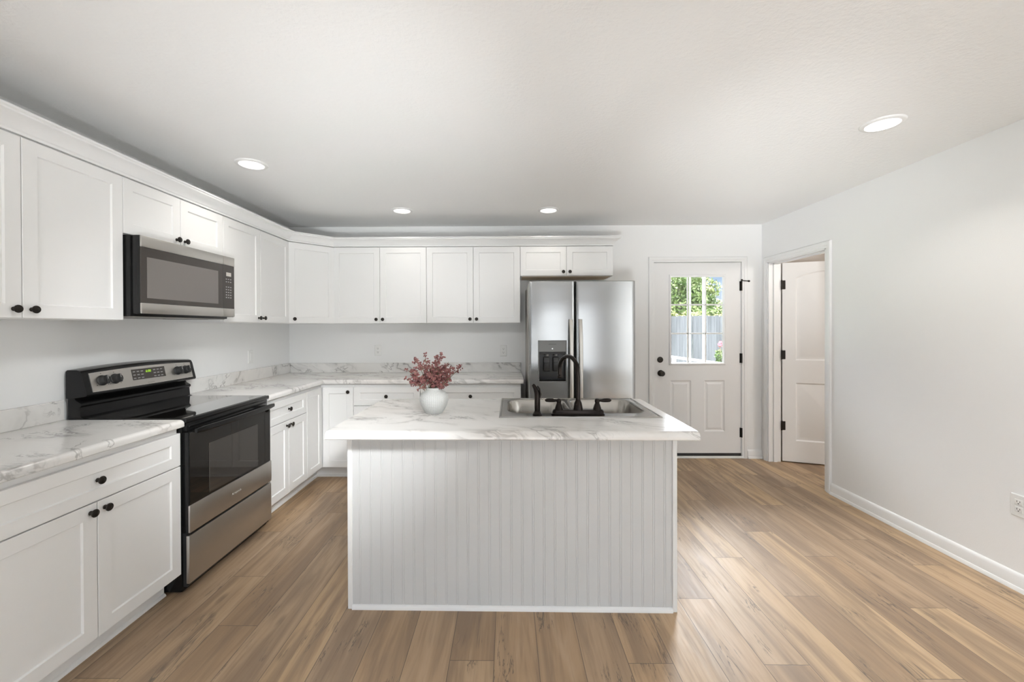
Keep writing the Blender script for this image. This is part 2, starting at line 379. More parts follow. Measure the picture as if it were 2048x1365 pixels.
# ------------------------------------------------------------------ the room
H, RW, REAR = 2.46, 5.0, -8.5
struct(MB().box(-0.15, 7.55, REAR-0.15, 0.15, -0.12, 0.0).obj('floor', 'floor'))
struct(MB().box(-0.15, 7.55, REAR-0.15, 0.15, H, H+0.14).obj('ceiling', 'ceiling'))
struct(MB().box(-0.15, 0.0, REAR, 0.15, 0, H).obj('wall_left', 'wall'))
DX0, DX1, DZ = 3.852, 4.800, 2.082          # rough opening of the outer door
struct(MB().box(0.0, DX0, 0, 0.15, 0, H).box(DX1, RW+0.12, 0, 0.15, 0, H).box(DX0, DX1, 0, 0.15, DZ, H).obj('wall_back', 'wall'))
OY0, OY1, OZ = -0.880, -0.105, 2.045        # opening of the inner doorway
struct(MB().box(RW, RW+0.12, REAR, OY0, 0, H).box(RW, RW+0.12, OY1, 0.0, 0, H).box(RW, RW+0.12, OY0, OY1, OZ, H).obj('wall_right', 'wall'))
mb = MB()                                    # rear wall, behind the camera, with two window openings
xs = [-0.15, 0.5, 2.2, 2.8, 4.5, RW+0.12]
for i in (0, 2, 4): mb.box(xs[i], xs[i+1], REAR-0.15, REAR, 0, H)
for i in (1, 3): mb.box(xs[i], xs[i+1], REAR-0.15, REAR, 0, 0.28).box(xs[i], xs[i+1], REAR-0.15, REAR, 2.12, H)
struct(mb.obj('wall_rear', 'wall'))
for n, (a, b) in enumerate(((0.5, 2.2), (2.8, 4.5))):
    mb = MB()
    for x0, x1, z0, z1 in ((a, a+0.05, 0.28, 2.12), (b-0.05, b, 0.28, 2.12), (a, b, 0.28, 0.33), (a, b, 2.07, 2.12), ((a+b)/2-0.03, (a+b)/2+0.03, 0.28, 2.12)):
        mb.box(x0, x1, REAR-0.11, REAR-0.05, z0, z1, 0.004)
    wf = struct(mb.obj('window_%d' % (n+1), 'trim'))
    MB().box(a+0.04, b-0.04, REAR-0.083, REAR-0.079, 0.32, 2.08).obj('window_pane', 'pane', wf)
# the room beyond the inner doorway
struct(MB().box(7.4, 7.55, -3.2, 0.15, 0, H).box(RW+0.12, 7.4, 0.02, 0.15, 0, H).box(RW+0.12, 7.55, -3.35, -3.2, 0, H).obj('wall_side_room', 'beige'))

lamp('side_room_fill', 'POINT', (6.3, -1.9, 2.1), (0, 0, 0), 48, (1.0, 0.96, 0.92)).data.shadow_soft_size = 0.15  # unseen lamp added to brighten the side room and its open door
# baseboards (board with a moulded top and a shoe)
BP = [(0, 0), (0.024, 0), (0.024, 0.008), (0.018, 0.02), (0.0135, 0.022), (0.0135, 0.072), (0.009, 0.083), (0.004, 0.09), (0, 0.092)]
struct(MB().loft([[(RW-d, y, z) for d, z in BP] for y in (REAR, -0.945)]).obj('baseboard_right', 'trim'))
struct(MB().loft([[(x, -d, z) for d, z in BP] for x in (4.846, RW)]).obj('baseboard_back', 'trim'))
struct(MB().loft([[(d, y, z) for d, z in BP] for y in (REAR, -3.2)]).obj('baseboard_left', 'trim'))
# casings: stepped flat profile (u across from the opening edge, d out from the wall)
CP = [(0, 0), (0, 0.008), (0.008, 0.012), (0.020, 0.012), (0.026, 0.017), (0.050, 0.017), (0.056, 0.012), (0.056, 0)]
def casing(name, f, s0, s1, zt):
    """U-shaped casing; f(s, d, z) maps wall coordinates to the room"""
    loops = []
    for k in range(4):
        lp = []
        for u, d in CP:
            s = (s0-u) if k < 2 else (s1+u); z = 0.0 if k in (0, 3) else zt+u
            lp.append(f(s, d, z))
        loops.append(lp)
    return struct(MB().loft(loops).obj(name, 'trim', smooth=30))
casing('trim_1', lambda s, d, z: (s, -d, z), 3.868, 4.787, 2.068)
casing('trim_2', lambda s, d, z: (RW-d, s, z), -0.885, -0.100, 2.045)
mb = MB()                                     # jambs of both doors
mb.box(DX0, 3.864, 0.002, 0.15, 0, DZ).box(4.788, DX1, 0.002, 0.15, 0, DZ).box(DX0, DX1, 0.002, 0.15, 2.068, DZ)
struct(mb.obj('trim_3', 'trim'))
mb = MB()
mb.box(RW-0.002, RW+0.122, OY1-0.012, OY1, 0, OZ).box(RW-0.002, RW+0.122, OY0, OY0+0.012, 0, OZ).box(RW-0.002, RW+0.122, OY0, OY1, OZ-0.012, OZ)
mb.box(RW+0.045, RW+0.08, OY1-0.024, OY1-0.012, 0, OZ-0.012).box(RW+0.045, RW+0.08, OY0+0.012, OY0+0.024, 0, OZ-0.012).box(RW+0.045, RW+0.08, OY0, OY1, OZ-0.024, OZ-0.012)
struct(mb.obj('trim_4', 'trim'))

# ------------------------------------------------------------------ knobs, hinges, plates
def lathe_y(mb, prof, n=24, x=0, y=0, z=0):
    """turned shape whose axis points towards -y from (x, y, z)"""
    return mb.lathe(prof, n, T(x, y, z) @ RX(PI/2))
KP = [(0.0001, 0), (0.0085, 0), (0.009, 0.002), (0.0065, 0.004), (0.0052, 0.009), (0.0052, 0.014), (0.010, 0.0165), (0.0158, 0.0185), (0.0165, 0.0215), (0.0150, 0.0245), (0.0120, 0.0250), (0.0112, 0.0240), (0.006, 0.0255), (0.0001, 0.026)]
kme = lathe_y(MB(), KP).obj('knob', 'knob'); KNOB = kme.data; bpy.data.objects.remove(kme)
def knob(parent, x, y, z): return link('knob', KNOB, parent, (x, y, z))

# ------------------------------------------------------------------ exterior door (door_1)
def panel_door(xs, zs, y, thick, panels, holes=()):
    """door slab facing -y at y; (i, j) cells in panels become raised panels, those in holes stay open"""
    mb = MB()
    for i in range(len(xs)-1):
        for j in range(len(zs)-1):
            a, b, c, d = xs[i], xs[i+1], zs[j], zs[j+1]
            if (i, j) in holes: continue
            if (i, j) in panels:
                mb.rects([(a, b, c, d, y), (a+0.012, b-0.012, c+0.012, d-0.012, y+0.009), (a+0.022, b-0.022, c+0.022, d-0.022, y+0.009), (a+0.040, b-0.040, c+0.040, d-0.040, y+0.002)], cap0=False)
            else: mb.rects([(a, b, c, d, y)]*1 + [(a, b, c, d, y)], cap0=False) if False else mb.quad((a, y, c), (b, y, c), (b, y, d), (a, y, d))
            mb.quad((a, y+thick, d), (b, y+thick, d), (b, y+thick, c), (a, y+thick, c))
    X0, X1, Z0, Z1 = xs[0], xs[-1], zs[0], zs[-1]; Y = y+thick
    mb.quad((X0, Y, Z0), (X0, y, Z0), (X0, y, Z1), (X0, Y, Z1)); mb.quad((X1, y, Z0), (X1, Y, Z0), (X1, Y, Z1), (X1, y, Z1))
    mb.quad((X0, y, Z1), (X1, y, Z1), (X1, Y, Z1), (X0, Y, Z1)); mb.quad((X0, Y, Z0), (X1, Y, Z0), (X1, y, Z0), (X0, y, Z0))
    for i, j in holes:
        a, b, c, d = xs[i], xs[i+1], zs[j], zs[j+1]
        mb.quad((a, y, c), (a, Y, c), (a, Y, d), (a, y, d)); mb.quad((b, Y, c), (b, y, c), (b, y, d), (b, Y, d))
        mb.quad((a, Y, c), (a, y, c), (b, y, c), (b, Y, c)); mb.quad((a, y, d), (a, Y, d), (b, Y, d), (b, y, d))
    bmesh.ops.remove_doubles(mb.bm, verts=mb.bm.verts, dist=1e-5)
    return mb
dy = 0.006
d1 = struct(panel_door([3.868, 4.043, 4.262, 4.399, 4.614, 4.784], [0.052, 0.279, 0.820, 0.990, 1.932, 2.063], dy, 0.044, [(1, 1), (3, 1)], [(1, 3), (2, 3), (3, 3)]).obj('door_1', 'door', smooth=20))
# glazed insert: surround frame, pane, grille of nine lights
gx0, gx1, gz0, gz1 = 4.030, 4.622, 0.984, 1.938
mb = MB()
mb.rects([(gx0, gx1, gz0, gz1, dy), (gx0, gx1, gz0, gz1, dy-0.008), (gx0+0.006, gx1-0.006, gz0+0.006, gz1-0.006, dy-0.013), (gx0+0.018, gx1-0.018, gz0+0.018, gz1-0.018, dy-0.013), (gx0+0.027, gx1-0.027, gz0+0.027, gz1-0.027, dy+0.012)], cap0=False, cap1=False)
mb.obj('lite_frame', 'door', d1, smooth=20)
MB().box(gx0+0.02, gx1-0.02, dy+0.020, dy+0.024, gz0+0.02, gz1-0.02).obj('window_pane', 'pane', d1)
mb = MB()
for x in (4.232, 4.418): mb.box(x-0.008, x+0.008, dy+0.008, dy+0.019, gz0+0.026, gz1-0.026, 0.003, 1)
for z in (1.620, 1.316): mb.box(gx0+0.026, gx1-0.026, dy+0.008, dy+0.019, z-0.008, z+0.008, 0.003, 1)
mb.obj('grille', 'door', d1)
lathe_y(MB(), [(0.0001, 0), (0.030, 0), (0.032, 0.004), (0.029, 0.010), (0.020, 0.013), (0.019, 0.018), (0.0001, 0.019)], 28, 3.935, dy, 1.040).obj('deadbolt', 'knob', d1)
lathe_y(MB(), [(0.0001, 0), (0.032, 0), (0.033, 0.004), (0.026, 0.009), (0.013, 0.014), (0.012, 0.030), (0.020, 0.036), (0.027, 0.046), (0.028, 0.056), (0.022, 0.064), (0.0001, 0.066)], 28, 3.940, dy, 0.898).obj('door_handle', 'knob', d1)
MB().box(3.868, 4.784, dy-0.004, dy+0.044, 0.022, 0.052, 0.003).obj('door_sweep', 'matte_black', d1)
for z in (1.04, 0.898): MB().box(3.862, 3.8675, dy-0.008, dy+0.02, z-0.03, z+0.03).obj('latch_plate', 'knob', d1)
for z in (1.815, 1.055, 0.270):
    h = MB().lathe([(0.0075, 0), (0.0075, 0.10)], 12, T(4.786, dy-0.012, z-0.05)).box(4.770, 4.786, dy-0.004, dy-0.001, z-0.05, z+0.05).obj('hinge', 'knob', d1)
    if z > 1.8:
        MB().tube([(4.788, dy-0.014, 1.872), (4.815, dy-0.030, 1.866), (4.838, dy-0.040, 1.862)], [0.004, 0.004, 0.004], 8).lathe([(0.0001, 0), (0.010, 0), (0.010, 0.014), (0.0001, 0.014)], 12, T(4.838, dy-0.04, 1.862) @ RY(PI/2)).box(4.780, 4.794, dy-0.022, dy-0.008, 1.866, 1.886, 0.002).obj('hinge_stop', 'knob', h)
struct(MB().box(DX0, DX1, -0.016, 0.15, 0.0, 0.022, 0.004).obj('trim_5', 'trim'))   # door sill

# ------------------------------------------------------------------ interior door (door_2), ajar into the side room
d2r = bpy.data.objects.new('door_2', None); COL.objects.link(d2r); struct(d2r)
d2r.location = (5.124, OY1-0.016, 0.0); d2r.rotation_euler = (0, 0, math.atan2(-0.123, 0.359))
mb = MB(); DW, DT = 0.745, 0.035
def dpanel(mb, x0, x1, z0, z1, rise):
    N = 14
    def loop(i, y):
        pts = [(x0+i, y, z0+i), (x1-i, y, z0+i)]
        for k in range(N+1):
            t = k/N; x = (x1-i) + ((x0+i)-(x1-i))*t
            pts.append((x, y, z1-i + rise*math.sin(PI*t)))
        return pts
    return loop
def arch_slab():
    mb = MB(); y = 0.0
    # face as strips round two panels
    A = dpanel(mb, 0.115, DW-0.115, 1.045, 1.885, 0.06); B = dpanel(mb, 0.115, DW-0.115, 0.225, 0.815, 0.0)
    for P, z0, z1 in ((B, 0.012, 0.93), (A, 0.93, 2.035)):
        inn = P(0, y); n = len(inn); N = n-3
        out = [(0, y, z0), (DW, y, z0)] + [(DW-DW*k/N, y, z1) for k in range(N+1)]
        mb.loft([out, inn, P(0.012, y+0.010), P(0.022, y+0.010), P(0.045, y+0.003)], cap0=False)
    mb.rects([(0, DW, 0.012, 2.035, y), (0, DW, 0.012, 2.035, y+DT)], cap0=False)
    bmesh.ops.remove_doubles(mb.bm, verts=mb.bm.verts, dist=1e-5)
    return mb
arch_slab().obj('slab', 'door', d2r, smooth=20, loc=(0.010, 0, 0))
mb2 = None
for z in (1.812, 1.098, 0.374):
    mb = MB(); mb.box(-0.034, -0.001, -0.0045, -0.0015, z-0.045, z+0.045, 0.002, 1, RZ(-d2r.rotation_euler.z) @ T(0, 0.014, 0)) 
    mb.box(0.0, 0.036, -0.004, -0.001, z-0.045, z+0.045, 0.002, 1).lathe([(0.0065, 0), (0.0065, 0.096)], 12, T(0.002, -0.006, z-0.048))
    mb.obj('hinge', 'knob', d2r)
lathe_y(MB(), [(0.0001, 0), (0.032, 0), (0.033, 0.004), (0.026, 0.009), (0.013, 0.014), (0.012, 0.030), (0.027, 0.046), (0.028, 0.056), (0.022, 0.064), (0.0001, 0.066)], 24, DW-0.06, 0, 0.93).obj('door_handle', 'knob', d2r)

# ------------------------------------------------------------------ ceiling lights
def can(x, y, power, label):
    t = thing('recessed_light', label, 'ceiling light', (x, y, H), 0, 'round recessed lights in the ceiling')
    MB().lathe([(0.072, -0.0045), (0.074, -0.010), (0.090, -0.008), (0.096, -0.003), (0.097, 0.0), (0.0720, 0.0)], 40, cap0=False, cap1=False).obj('trim_ring', 'trim', t)
    MB().lathe([(0.073, -0.004), (0.060, -0.0068), (0.03, -0.008), (0.0005, -0.0085)], 40, cap0=False).obj('lens', 'lens', t)
    d = bpy.data.lights.new('lamp', 'AREA'); d.shape = 'DISK'; d.size = 0.13; d.energy = power; d.color = (1.0, 0.96, 0.90); d.spread = math.radians(125)
    o = bpy.data.objects.new('lamp', d); COL.objects.link(o); o.parent = t; o.location = (0, 0, -0.013)
can(0.659, -1.704, 2.3, 'lit round recessed light above the range side, near the wall cabinets')
can(1.365, -0.611, 0.75, 'lit round recessed light in front of the back wall cabinets, nearer the cabinet corner')
can(2.702, -0.597, 1.0, 'lit round recessed light in front of the cabinet over the refrigerator')
can(4.309, -2.177, 4.0, 'lit round recessed light by the plain wall with the open inner door')

# ------------------------------------------------------------------ outlets
def outlet(loc, rz, label, kind='outlet', name='wall_outlet'):
    t = thing(name, label, kind, loc, rz)
    w, h = 0.0365, 0.0585
    MB().rects([(-w, w, -h, h, 0), (-w, w, -h, h, -0.003), (-w+0.004, w-0.004, -h+0.004, h-0.004, -0.0065)]).obj('cover_plate', 'plastic', t)
    if kind == 'outlet':
        for s in (-1, 1):
            c = 0.0195*s
            f = MB().rects([(-0.0165, 0.0165, c-0.014, c+0.014, -0.006), (-0.0165, 0.0165, c-0.014, c+0.014, -0.0085), (-0.015, 0.015, c-0.0125, c+0.0125, -0.009)]).obj('socket', 'plastic', t)
            m = MB().box(-0.0075, -0.0050, -0.0094, -0.0088, c-0.001, c+0.008).box(0.0050, 0.0075, -0.0094, -0.0088, c-0.001, c+0.007).box(-0.0025, 0.0025, -0.0094, -0.0088, c-0.0095, c-0.0045)
            m.obj('slots', 'slot', f)
    else:
        MB().rects([(-0.0165, 0.0165, -0.033, 0.033, -0.006), (-0.0165, 0.0165, -0.033, 0.033, -0.008), (-0.015, 0.015, -0.031, 0.031, -0.0105)]).obj('rocker', 'plastic', t)
    return t
outlet((0.950, 0, 1.149), 0, 'white double outlet on the back wall, above the corner end of the marble backsplash')
outlet((2.281, 0, 1.140), 0, 'white double outlet on the back wall beside the refrigerator')
outlet((RW, -2.203, 0.444), -PI/2, 'white double outlet low on the plain wall, above its baseboard')
outlet((0, -0.672, 1.131), PI/2, 'white rocker switch plate on the range wall near the corner', 'light switch', 'light_switch')

# ------------------------------------------------------------------ cabinets
DTH = 0.019
def front(parent, name, x0, x1, z0, z1, y, kn=None, rail=0.057, mat='cab'):
    """shaker front facing -y; its back lies at y"""
    c = 0.0018; f = y-DTH
    r = min(rail, (z1-z0)*0.30)
    seq = [(x0, x1, z0, z1, y), (x0, x1, z0, z1, f+c), (x0+c, x1-c, z0+c, z1-c, f), (x0+rail, x1-rail, z0+r, z1-r, f), (x0+rail+0.004, x1-rail-0.004, z0+r+0.004, z1-r-0.004, f+0.0075)]
    o = MB().rects(seq).obj(name, mat, parent, smooth=20)
    if kn: knob(o, kn[0], f, kn[1])
    return o
ZU, HU, DU = 1.430, 0.7535, 0.305
def wall_cab(loc, rz, w, z0, z1, label, doors=2, kz=None, under=None):
    t = thing('wall_cabinet', label, 'wall cabinet', (loc[0], loc[1], z0), rz)
    h = z1-z0
    MB().box(0.0005, w-0.0005, -DU, -0.001, 0, h, 0.0012, 1).obj('body', 'cab', t)
    kz = kz or 0.040; g = 0.0016
    front(t, 'door', g, w/2-g, 0.003, h-0.004, -DU-0.0015, (w/2-0.032, kz))
    front(t, 'door', w/2+g, w-g, 0.003, h-0.004, -DU-0.0015, (w/2+0.032, kz))
    if under: MB().box(0.02, w-0.02, -DU+0.02, -0.01, -0.004, -0.0005).obj('underside_panel', 'raw_wood', t)
    return t
ZT = ZU+HU
wall_cab((0, -3.160), PI/2, 0.904, ZU, ZT, 'white two-door wall cabinet nearest the camera, on the near side of the microwave')
wall_cab((0, -2.256), PI/2, 0.762, 1.885, ZT, 'short white two-door wall cabinet directly above the microwave')
wall_cab((0, -1.494), PI/2, 0.884, ZU, ZT, 'tall white two-door wall cabinet between the microwave and the corner cabinet')
wall_cab((0.61, 0), 0, 0.920, ZU, ZT, 'white two-door wall cabinet on the back wall next to the angled corner cabinet')
wall_cab((1.53, 0), 0, 0.920, ZU, ZT, 'white two-door wall cabinet on the back wall beside the short one over the refrigerator')
wall_cab((2.45, 0), 0, 0.908, 1.889, ZT, 'short white two-door wall cabinet above the refrigerator with bare wood underside', under=True)
# corner wall cabinet with an angled door
t = thing('corner_wall_cabinet', 'white single-door wall cabinet set at an angle across the corner', 'wall cabinet', (0, 0, ZU))
MB().prism([(0.001, -0.001), (0.6095, -0.001), (0.6095, -0.305), (0.305, -0.6095), (0.001, -0.6095)], 0, HU, 'z').obj('body', 'cab', t, smooth=0)
c0, a = Vector((0.305, -0.6095)), PI/4
dd = MB(); f_w = 0.431
pv = bpy.data.objects.new('door', None)
def corner_front():
    seqm = T(0.305, -0.6095, 0) @ RZ(PI/4)
    y = -0.0015; f = y-DTH; c = 0.0018; x0, x1, z0, z1 = 0.004, f_w-0.004, 0.003, HU-0.004; r = 0.057
    m = MB().rects([(x0, x1, z0, z1, y), (x0, x1, z0, z1, f+c), (x0+c, x1-c, z0+c, z1-c, f), (x0+r, x1-r, z0+r, z1-r, f), (x0+r+0.004, x1-r-0.004, z0+r+0.004, z1-r-0.004, f+0.0075)], mat=seqm)
    o = m.obj('door', 'cab', t, smooth=20)
    k = knob(o, *(seqm @ Vector((0.052, f, 0.042)))); k.rotation_euler = (0, 0, PI/4)
bpy.data.objects.remove(pv); dd.bm.free(); corner_front()
# crown moulding swept round the cabinet tops
CR = [(0.0, ZT+0.001), (0.006, ZT+0.001), (0.006, ZT+0.012), (0.012, ZT+0.016), (0.016, ZT+0.024), (0.024, ZT+0.036), (0.038, ZT+0.050), (0.052, ZT+0.058), (0.062, ZT+0.062), (0.062, ZT+0.070), (0.070, ZT+0.074), (0.070, ZT+0.082), (0.0, ZT+0.082)]
def crown():
    b = DU+DTH+0.002
    path = [(b, -3.160), (b, -0.6095-0.008), (0.6095+0.008, -b), (3.358, -b), (3.358, -0.002)]
    loops = []
    for i, p in enumerate(path):
        p = Vector(p); din = (p - Vector(path[i-1])).normalized() if i else None
        dout = (Vector(path[i+1]) - p).normalized() if i < len(path)-1 else None
        nf = lambda d: Vector((d.y, -d.x))
        if din is None: m = nf(dout)
        elif dout is None: m = nf(din)
        else:
            m = nf(din) + nf(dout); m = m / (m.dot(nf(din)))
        loops.append([(p.x + m.x*d, p.y + m.y*d, z) for d, z in CR])
    return MB().loft(loops).obj('crown_molding', 'trim', smooth=25)
tag(crown(), 'white crown molding running along the tops of the wall cabinets', 'molding')

# base cabinets
BD = 0.610
def base_cab(loc, rz, w, label, toe=True, endpanel=False):
    t = thing('base_cabinet', label, 'base cabinet', (loc[0], loc[1], 0), rz)
    MB().box(0.0005, w-0.0005, -BD, -0.001, 0.105, 0.8755, 0.0012, 1).obj('body', 'cab', t)
    MB().box(0.0005, w-0.0005, -0.538, -0.500, 0.0, 0.105).loft([[(x, -0.538-d, z) for d, z in ((0, 0), (0.012, 0), (0.010, 0.008), (0.0045, 0.013), (0, 0.015))] for x in (0.0005, w-0.0005)]).obj('toe_kick', 'cab', t)
    g = 0.0016; y = -BD-0.0015
    front(t, 'drawer', g, w-g, 0.679, 0.846, y, (w/2, 0.764))
    front(t, 'door', g, w/2-g, 0.114, 0.674, y, (w/2-0.030, 0.640))
    front(t, 'door', w/2+g, w-g, 0.114, 0.674, y, (w/2+0.030, 0.640))
    return t
base_cab((0, -3.145), PI/2, 0.875, 'white base cabinet nearest the camera, one wide drawer over two doors')
base_cab((0, -1.503), PI/2, 0.588, 'narrow white base cabinet between the range and the corner')
base_cab((0.917, 0), 0, 0.610, 'white drawer-topped base cabinet on the back wall next to the corner unit, behind the vase')
base_cab((1.528, 0), 0, 0.917, 'wide white base cabinet on the back wall beside the refrigerator')
t = thing('corner_base_cabinet', 'white L-shaped corner base cabinet with two tall doors and one knob', 'base cabinet', (0, 0, 0))
MB().prism([(0.001, -0.001), (0.9165, -0.001), (0.9165, -BD), (BD, -BD), (BD, -0.9145), (0.001, -0.9145)], 0.105, 0.8755, 'z').obj('body', 'cab', t, smooth=0)
MB().prism([(0.5, -0.5), (0.9165, -0.5), (0.9165, -0.538), (0.538, -0.538), (0.538, -0.9145), (0.5, -0.9145)], 0, 0.105, 'z').prism([(0.538, -0.538), (0.9165, -0.538), (0.9165, -0.550), (0.550, -0.550), (0.550, -0.9145), (0.538, -0.9145)], 0, 0.014, 'z').obj('toe_kick', 'cab', t, smooth=0)
front(t, 'door', 0.634, 0.9150, 0.114, 0.846, -BD-0.0015, (0.873, 0.805))
m_ = Matrix(((0, -1, 0, 0), (1, 0, 0, 0), (0, 0, 1, 0), (0, 0, 0, 1)))
def leaf_front():
    y = -BD-0.0015; f = y-DTH; c = 0.0018; x0, x1, z0, z1 = -0.9130, -0.634, 0.114, 0.846; r = 0.057
    MB().rects([(x0, x1, z0, z1, y), (x0, x1, z0, z1, f+c), (x0+c, x1-c, z0+c, z1-c, f), (x0+r, x1-r, z0+r, z1-r, f), (x0+r+0.004, x1-r-0.004, z0+r+0.004, z1-r-0.004, f+0.0075)], mat=m_).obj('door', 'cab', t, smooth=20)
leaf_front()

# ------------------------------------------------------------------ countertops
def edge_profile(back, fr, z0, z1, r=0.024):
    """closed profile from the wall (back) to the front (fr): list of (distance, z)"""
    p = [(back, z0), (fr-0.004, z0), (fr, z0+0.004), (fr, z1-r*0.8)]
    for k in range(1, 7):
        a = PI/2*k/6; p.append((fr - r*(1-math.cos(a)), z1 - r*0.8 + r*0.8*math.sin(a)))
    return p + [(back, z1)]
CPF = edge_profile(0.001, 0.647, 0.8765, 0.914)
ct = thing('countertop', 'L-shaped white marble-pattern countertop turning the corner behind the island', 'countertop', (0, 0, 0.8765))
o = MB().loft([[(x0 if x0 is not None else d, -d, z-0.8765) for d, z in CPF] for x0 in (None, 2.470)]).loft([[(d, y0 if y0 is not None else -d, z-0.8765) for d, z in CPF] for y0 in (None, -1.503)]).obj('worktop', 'marble', ct, smooth=40)
MB().box(0.021, 2.466, -0.020, -0.001, 0.0377, 0.1395, 0.002, 1).obj('backsplash', 'marble_splash', ct)
MB().box(0.001, 0.020, -1.503, -0.001, 0.0377, 0.1395, 0.002, 1).obj('backsplash', 'marble_splash', ct)
ct = thing('countertop', 'straight white marble-pattern countertop nearest the camera, on the near side of the range', 'countertop', (0, 0, 0.8765))
MB().loft([[(d, y0, z-0.8765) for d, z in CPF] for y0 in (-3.165, -2.266)]).obj('worktop', 'marble', ct, smooth=40)
MB().box(0.001, 0.020, -3.165, -2.266, 0.0377, 0.1395, 0.002, 1).obj('backsplash', 'marble_splash', ct)

# ------------------------------------------------------------------ range (local: x along the wall, -y to the room)
rg = thing('electric_range', 'freestanding black and stainless electric range between two white base cabinets', 'stove', (0, -2.262, 0), PI/2)
RWD = 0.757
mb = MB().box(0.002, RWD-0.002, -0.625, -0.03, 0.012, 0.895, 0.003)
mb.obj('body', 'black', rg)
for x in (0.04, RWD-0.04):
    for y in (-0.58, -0.08): MB().lathe([(0.016, 0), (0.016, 0.02)], 12, T(x, y, 0)).obj('foot', 'matte_black', rg)
ck = MB().box(0.0, RWD, -0.652, -0.062, 0.893, 0.917, 0.006, 3).obj('cooktop', 'black', rg)
MB().box(0.012, RWD-0.012, -0.636, -0.105, 0.9168, 0.9185, 0.0006, 1).obj('glass_surface', 'cooktop_glass', ck)
MB().box(0.014, RWD-0.014, -0.644, -0.60, 0.848, 0.893, 0.003).box(0.03, RWD-0.03, -0.648, -0.644, 0.868, 0.876, 0.001, 1).obj('vent_trim', 'black', rg)
od = MB().box(0.004, RWD-0.004, -0.660, -0.627, 0.318, 0.846, 0.004).obj('oven_door', 'black', rg)
MB().box(0.012, RWD-0.012, -0.6625, -0.6595, 0.462, 0.842, 0.001, 1).obj('door_glass', 'glass_black', od)
MB().box(0.150, 0.600, -0.6645, -0.6620, 0.475, 0.752, 0.001, 1).obj('oven_window', 'oven_window', od)
MB().box(0.004, RWD-0.004, -0.667, -0.656, 0.320, 0.462, 0.003).obj('steel_strip', 'steel', od)
loops = []
for i in range(17):
    u = i/16; x = 0.020 + (RWD-0.034)*u; yb = -0.690 - 0.014*math.sin(PI*u)
    e = 0.75 if i in (0, 16) else 1.0
    loops.append([(x, yb + 0.010*e*math.copysign(abs(math.cos(t))**0.55, math.cos(t)), 0.851 + 0.0155*e*math.copysign(abs(math.sin(t))**0.55, math.sin(t))) for t in [2*PI*k/20 for k in range(20)]])
MB().loft(loops).box(0.045, 0.085, -0.688, -0.655, 0.836, 0.852, 0.003).box(RWD-0.085, RWD-0.045, -0.688, -0.655, 0.836, 0.852, 0.003).obj('handle', 'black', od, smooth=40)
text('badge', 'AMANA', 0.020, 'silver_print', od, (0.378, -0.6674, 0.388), sx=1.25)
MB().box(0.002, RWD-0.002, -0.664, -0.646, 0.055, 0.306, 0.004).obj('storage_drawer', 'steel', rg)
MB().box(0.01, RWD-0.01, -0.645, -0.60, 0.035, 0.318).obj('drawer_box', 'matte_black', rg)
# backguard: lower splash and upper control housing with a bowed top
bgp = [(-0.030, 0.905), (-0.108, 0.905), (-0.112, 0.918), (-0.094, 0.926), (-0.090, 0.975), (-0.100, 0.985), (-0.098, 0.996), (-0.070, 1.012), (-0.060, 1.030), (-0.030, 1.030)]
MB().prism(bgp, 0.004, RWD-0.004, 'x').obj('backguard', 'black', rg, smooth=25)
N = 16; loops = []
for i in range(N+1):
    u = i/N; x = 0.0 + RWD*u; s = 1-(2*u-1)**2; top = 1.172 + 0.016*s; bow = 0.012*s
    loops.append([(x, -0.022, 1.024), (x, -0.050, 1.022), (x, -0.128-bow, 1.034), (x, -0.134-bow, 1.042), (x, -0.108-bow, top-0.022), (x, -0.098-bow, top-0.006), (x, -0.080, top), (x, -0.030, top), (x, -0.022, top-0.008)])
hs = MB().loft(loops).obj('control_housing', 'black', rg, smooth=30)
def face_pt(x, z, out=0.0):
    s = 1-(2*x/RWD-1)**2; top = 1.172+0.016*s
    f = (z-1.042)/((top-0.022)-1.042); y = -0.134-0.012*s + 0.026*f
    return (x, y - out, z)
nx = 20; loops = []
for i in range(nx+1):
    x = 0.030 + (RWD-0.060)*i/nx; s = 1-(2*x/RWD-1)**2; zt = 1.150+0.013*s
    loops.append([face_pt(x, 1.052, 0.0), face_pt(x, 1.052, 0.003), face_pt(x, zt, 0.003), face_pt(x, zt, 0.0)])
cp = MB().loft(loops).obj('control_panel', 'steel', rg, smooth=30)
loops = []
for i in range(9):
    x = 0.262 + 0.232*i/8
    loops.append([face_pt(x, 1.086, 0.0028), face_pt(x, 1.086, 0.0045), face_pt(x, 1.148, 0.0045), face_pt(x, 1.148, 0.0028)])
ds = MB().loft(loops).obj('display', 'micro_glass', cp, smooth=30)
tilt = math.atan2(0.026, 0.116)
text('clock_digits', '6:00', 0.022, 'clock', ds, face_pt(0.372, 1.130, 0.0050), (PI/2-tilt, 0, 0))
for r_ in range(3):
    for c_ in range(3):
        for xb in (0.276, 0.415):
            p = face_pt(xb+0.026*c_, 1.096+0.019*r_, 0.0046)
            MB().box(-0.008, 0.008, -0.0003, 0.0003, -0.0028, 0.0028, mat=T(*p) @ RX(-tilt)).obj('button_mark', 'ink_grey', ds)
text('badge', 'AMANA', 0.010, 'ink_grey', cp, face_pt(0.378, 1.062, 0.0035), (PI/2-tilt, 0, 0), 1.4)
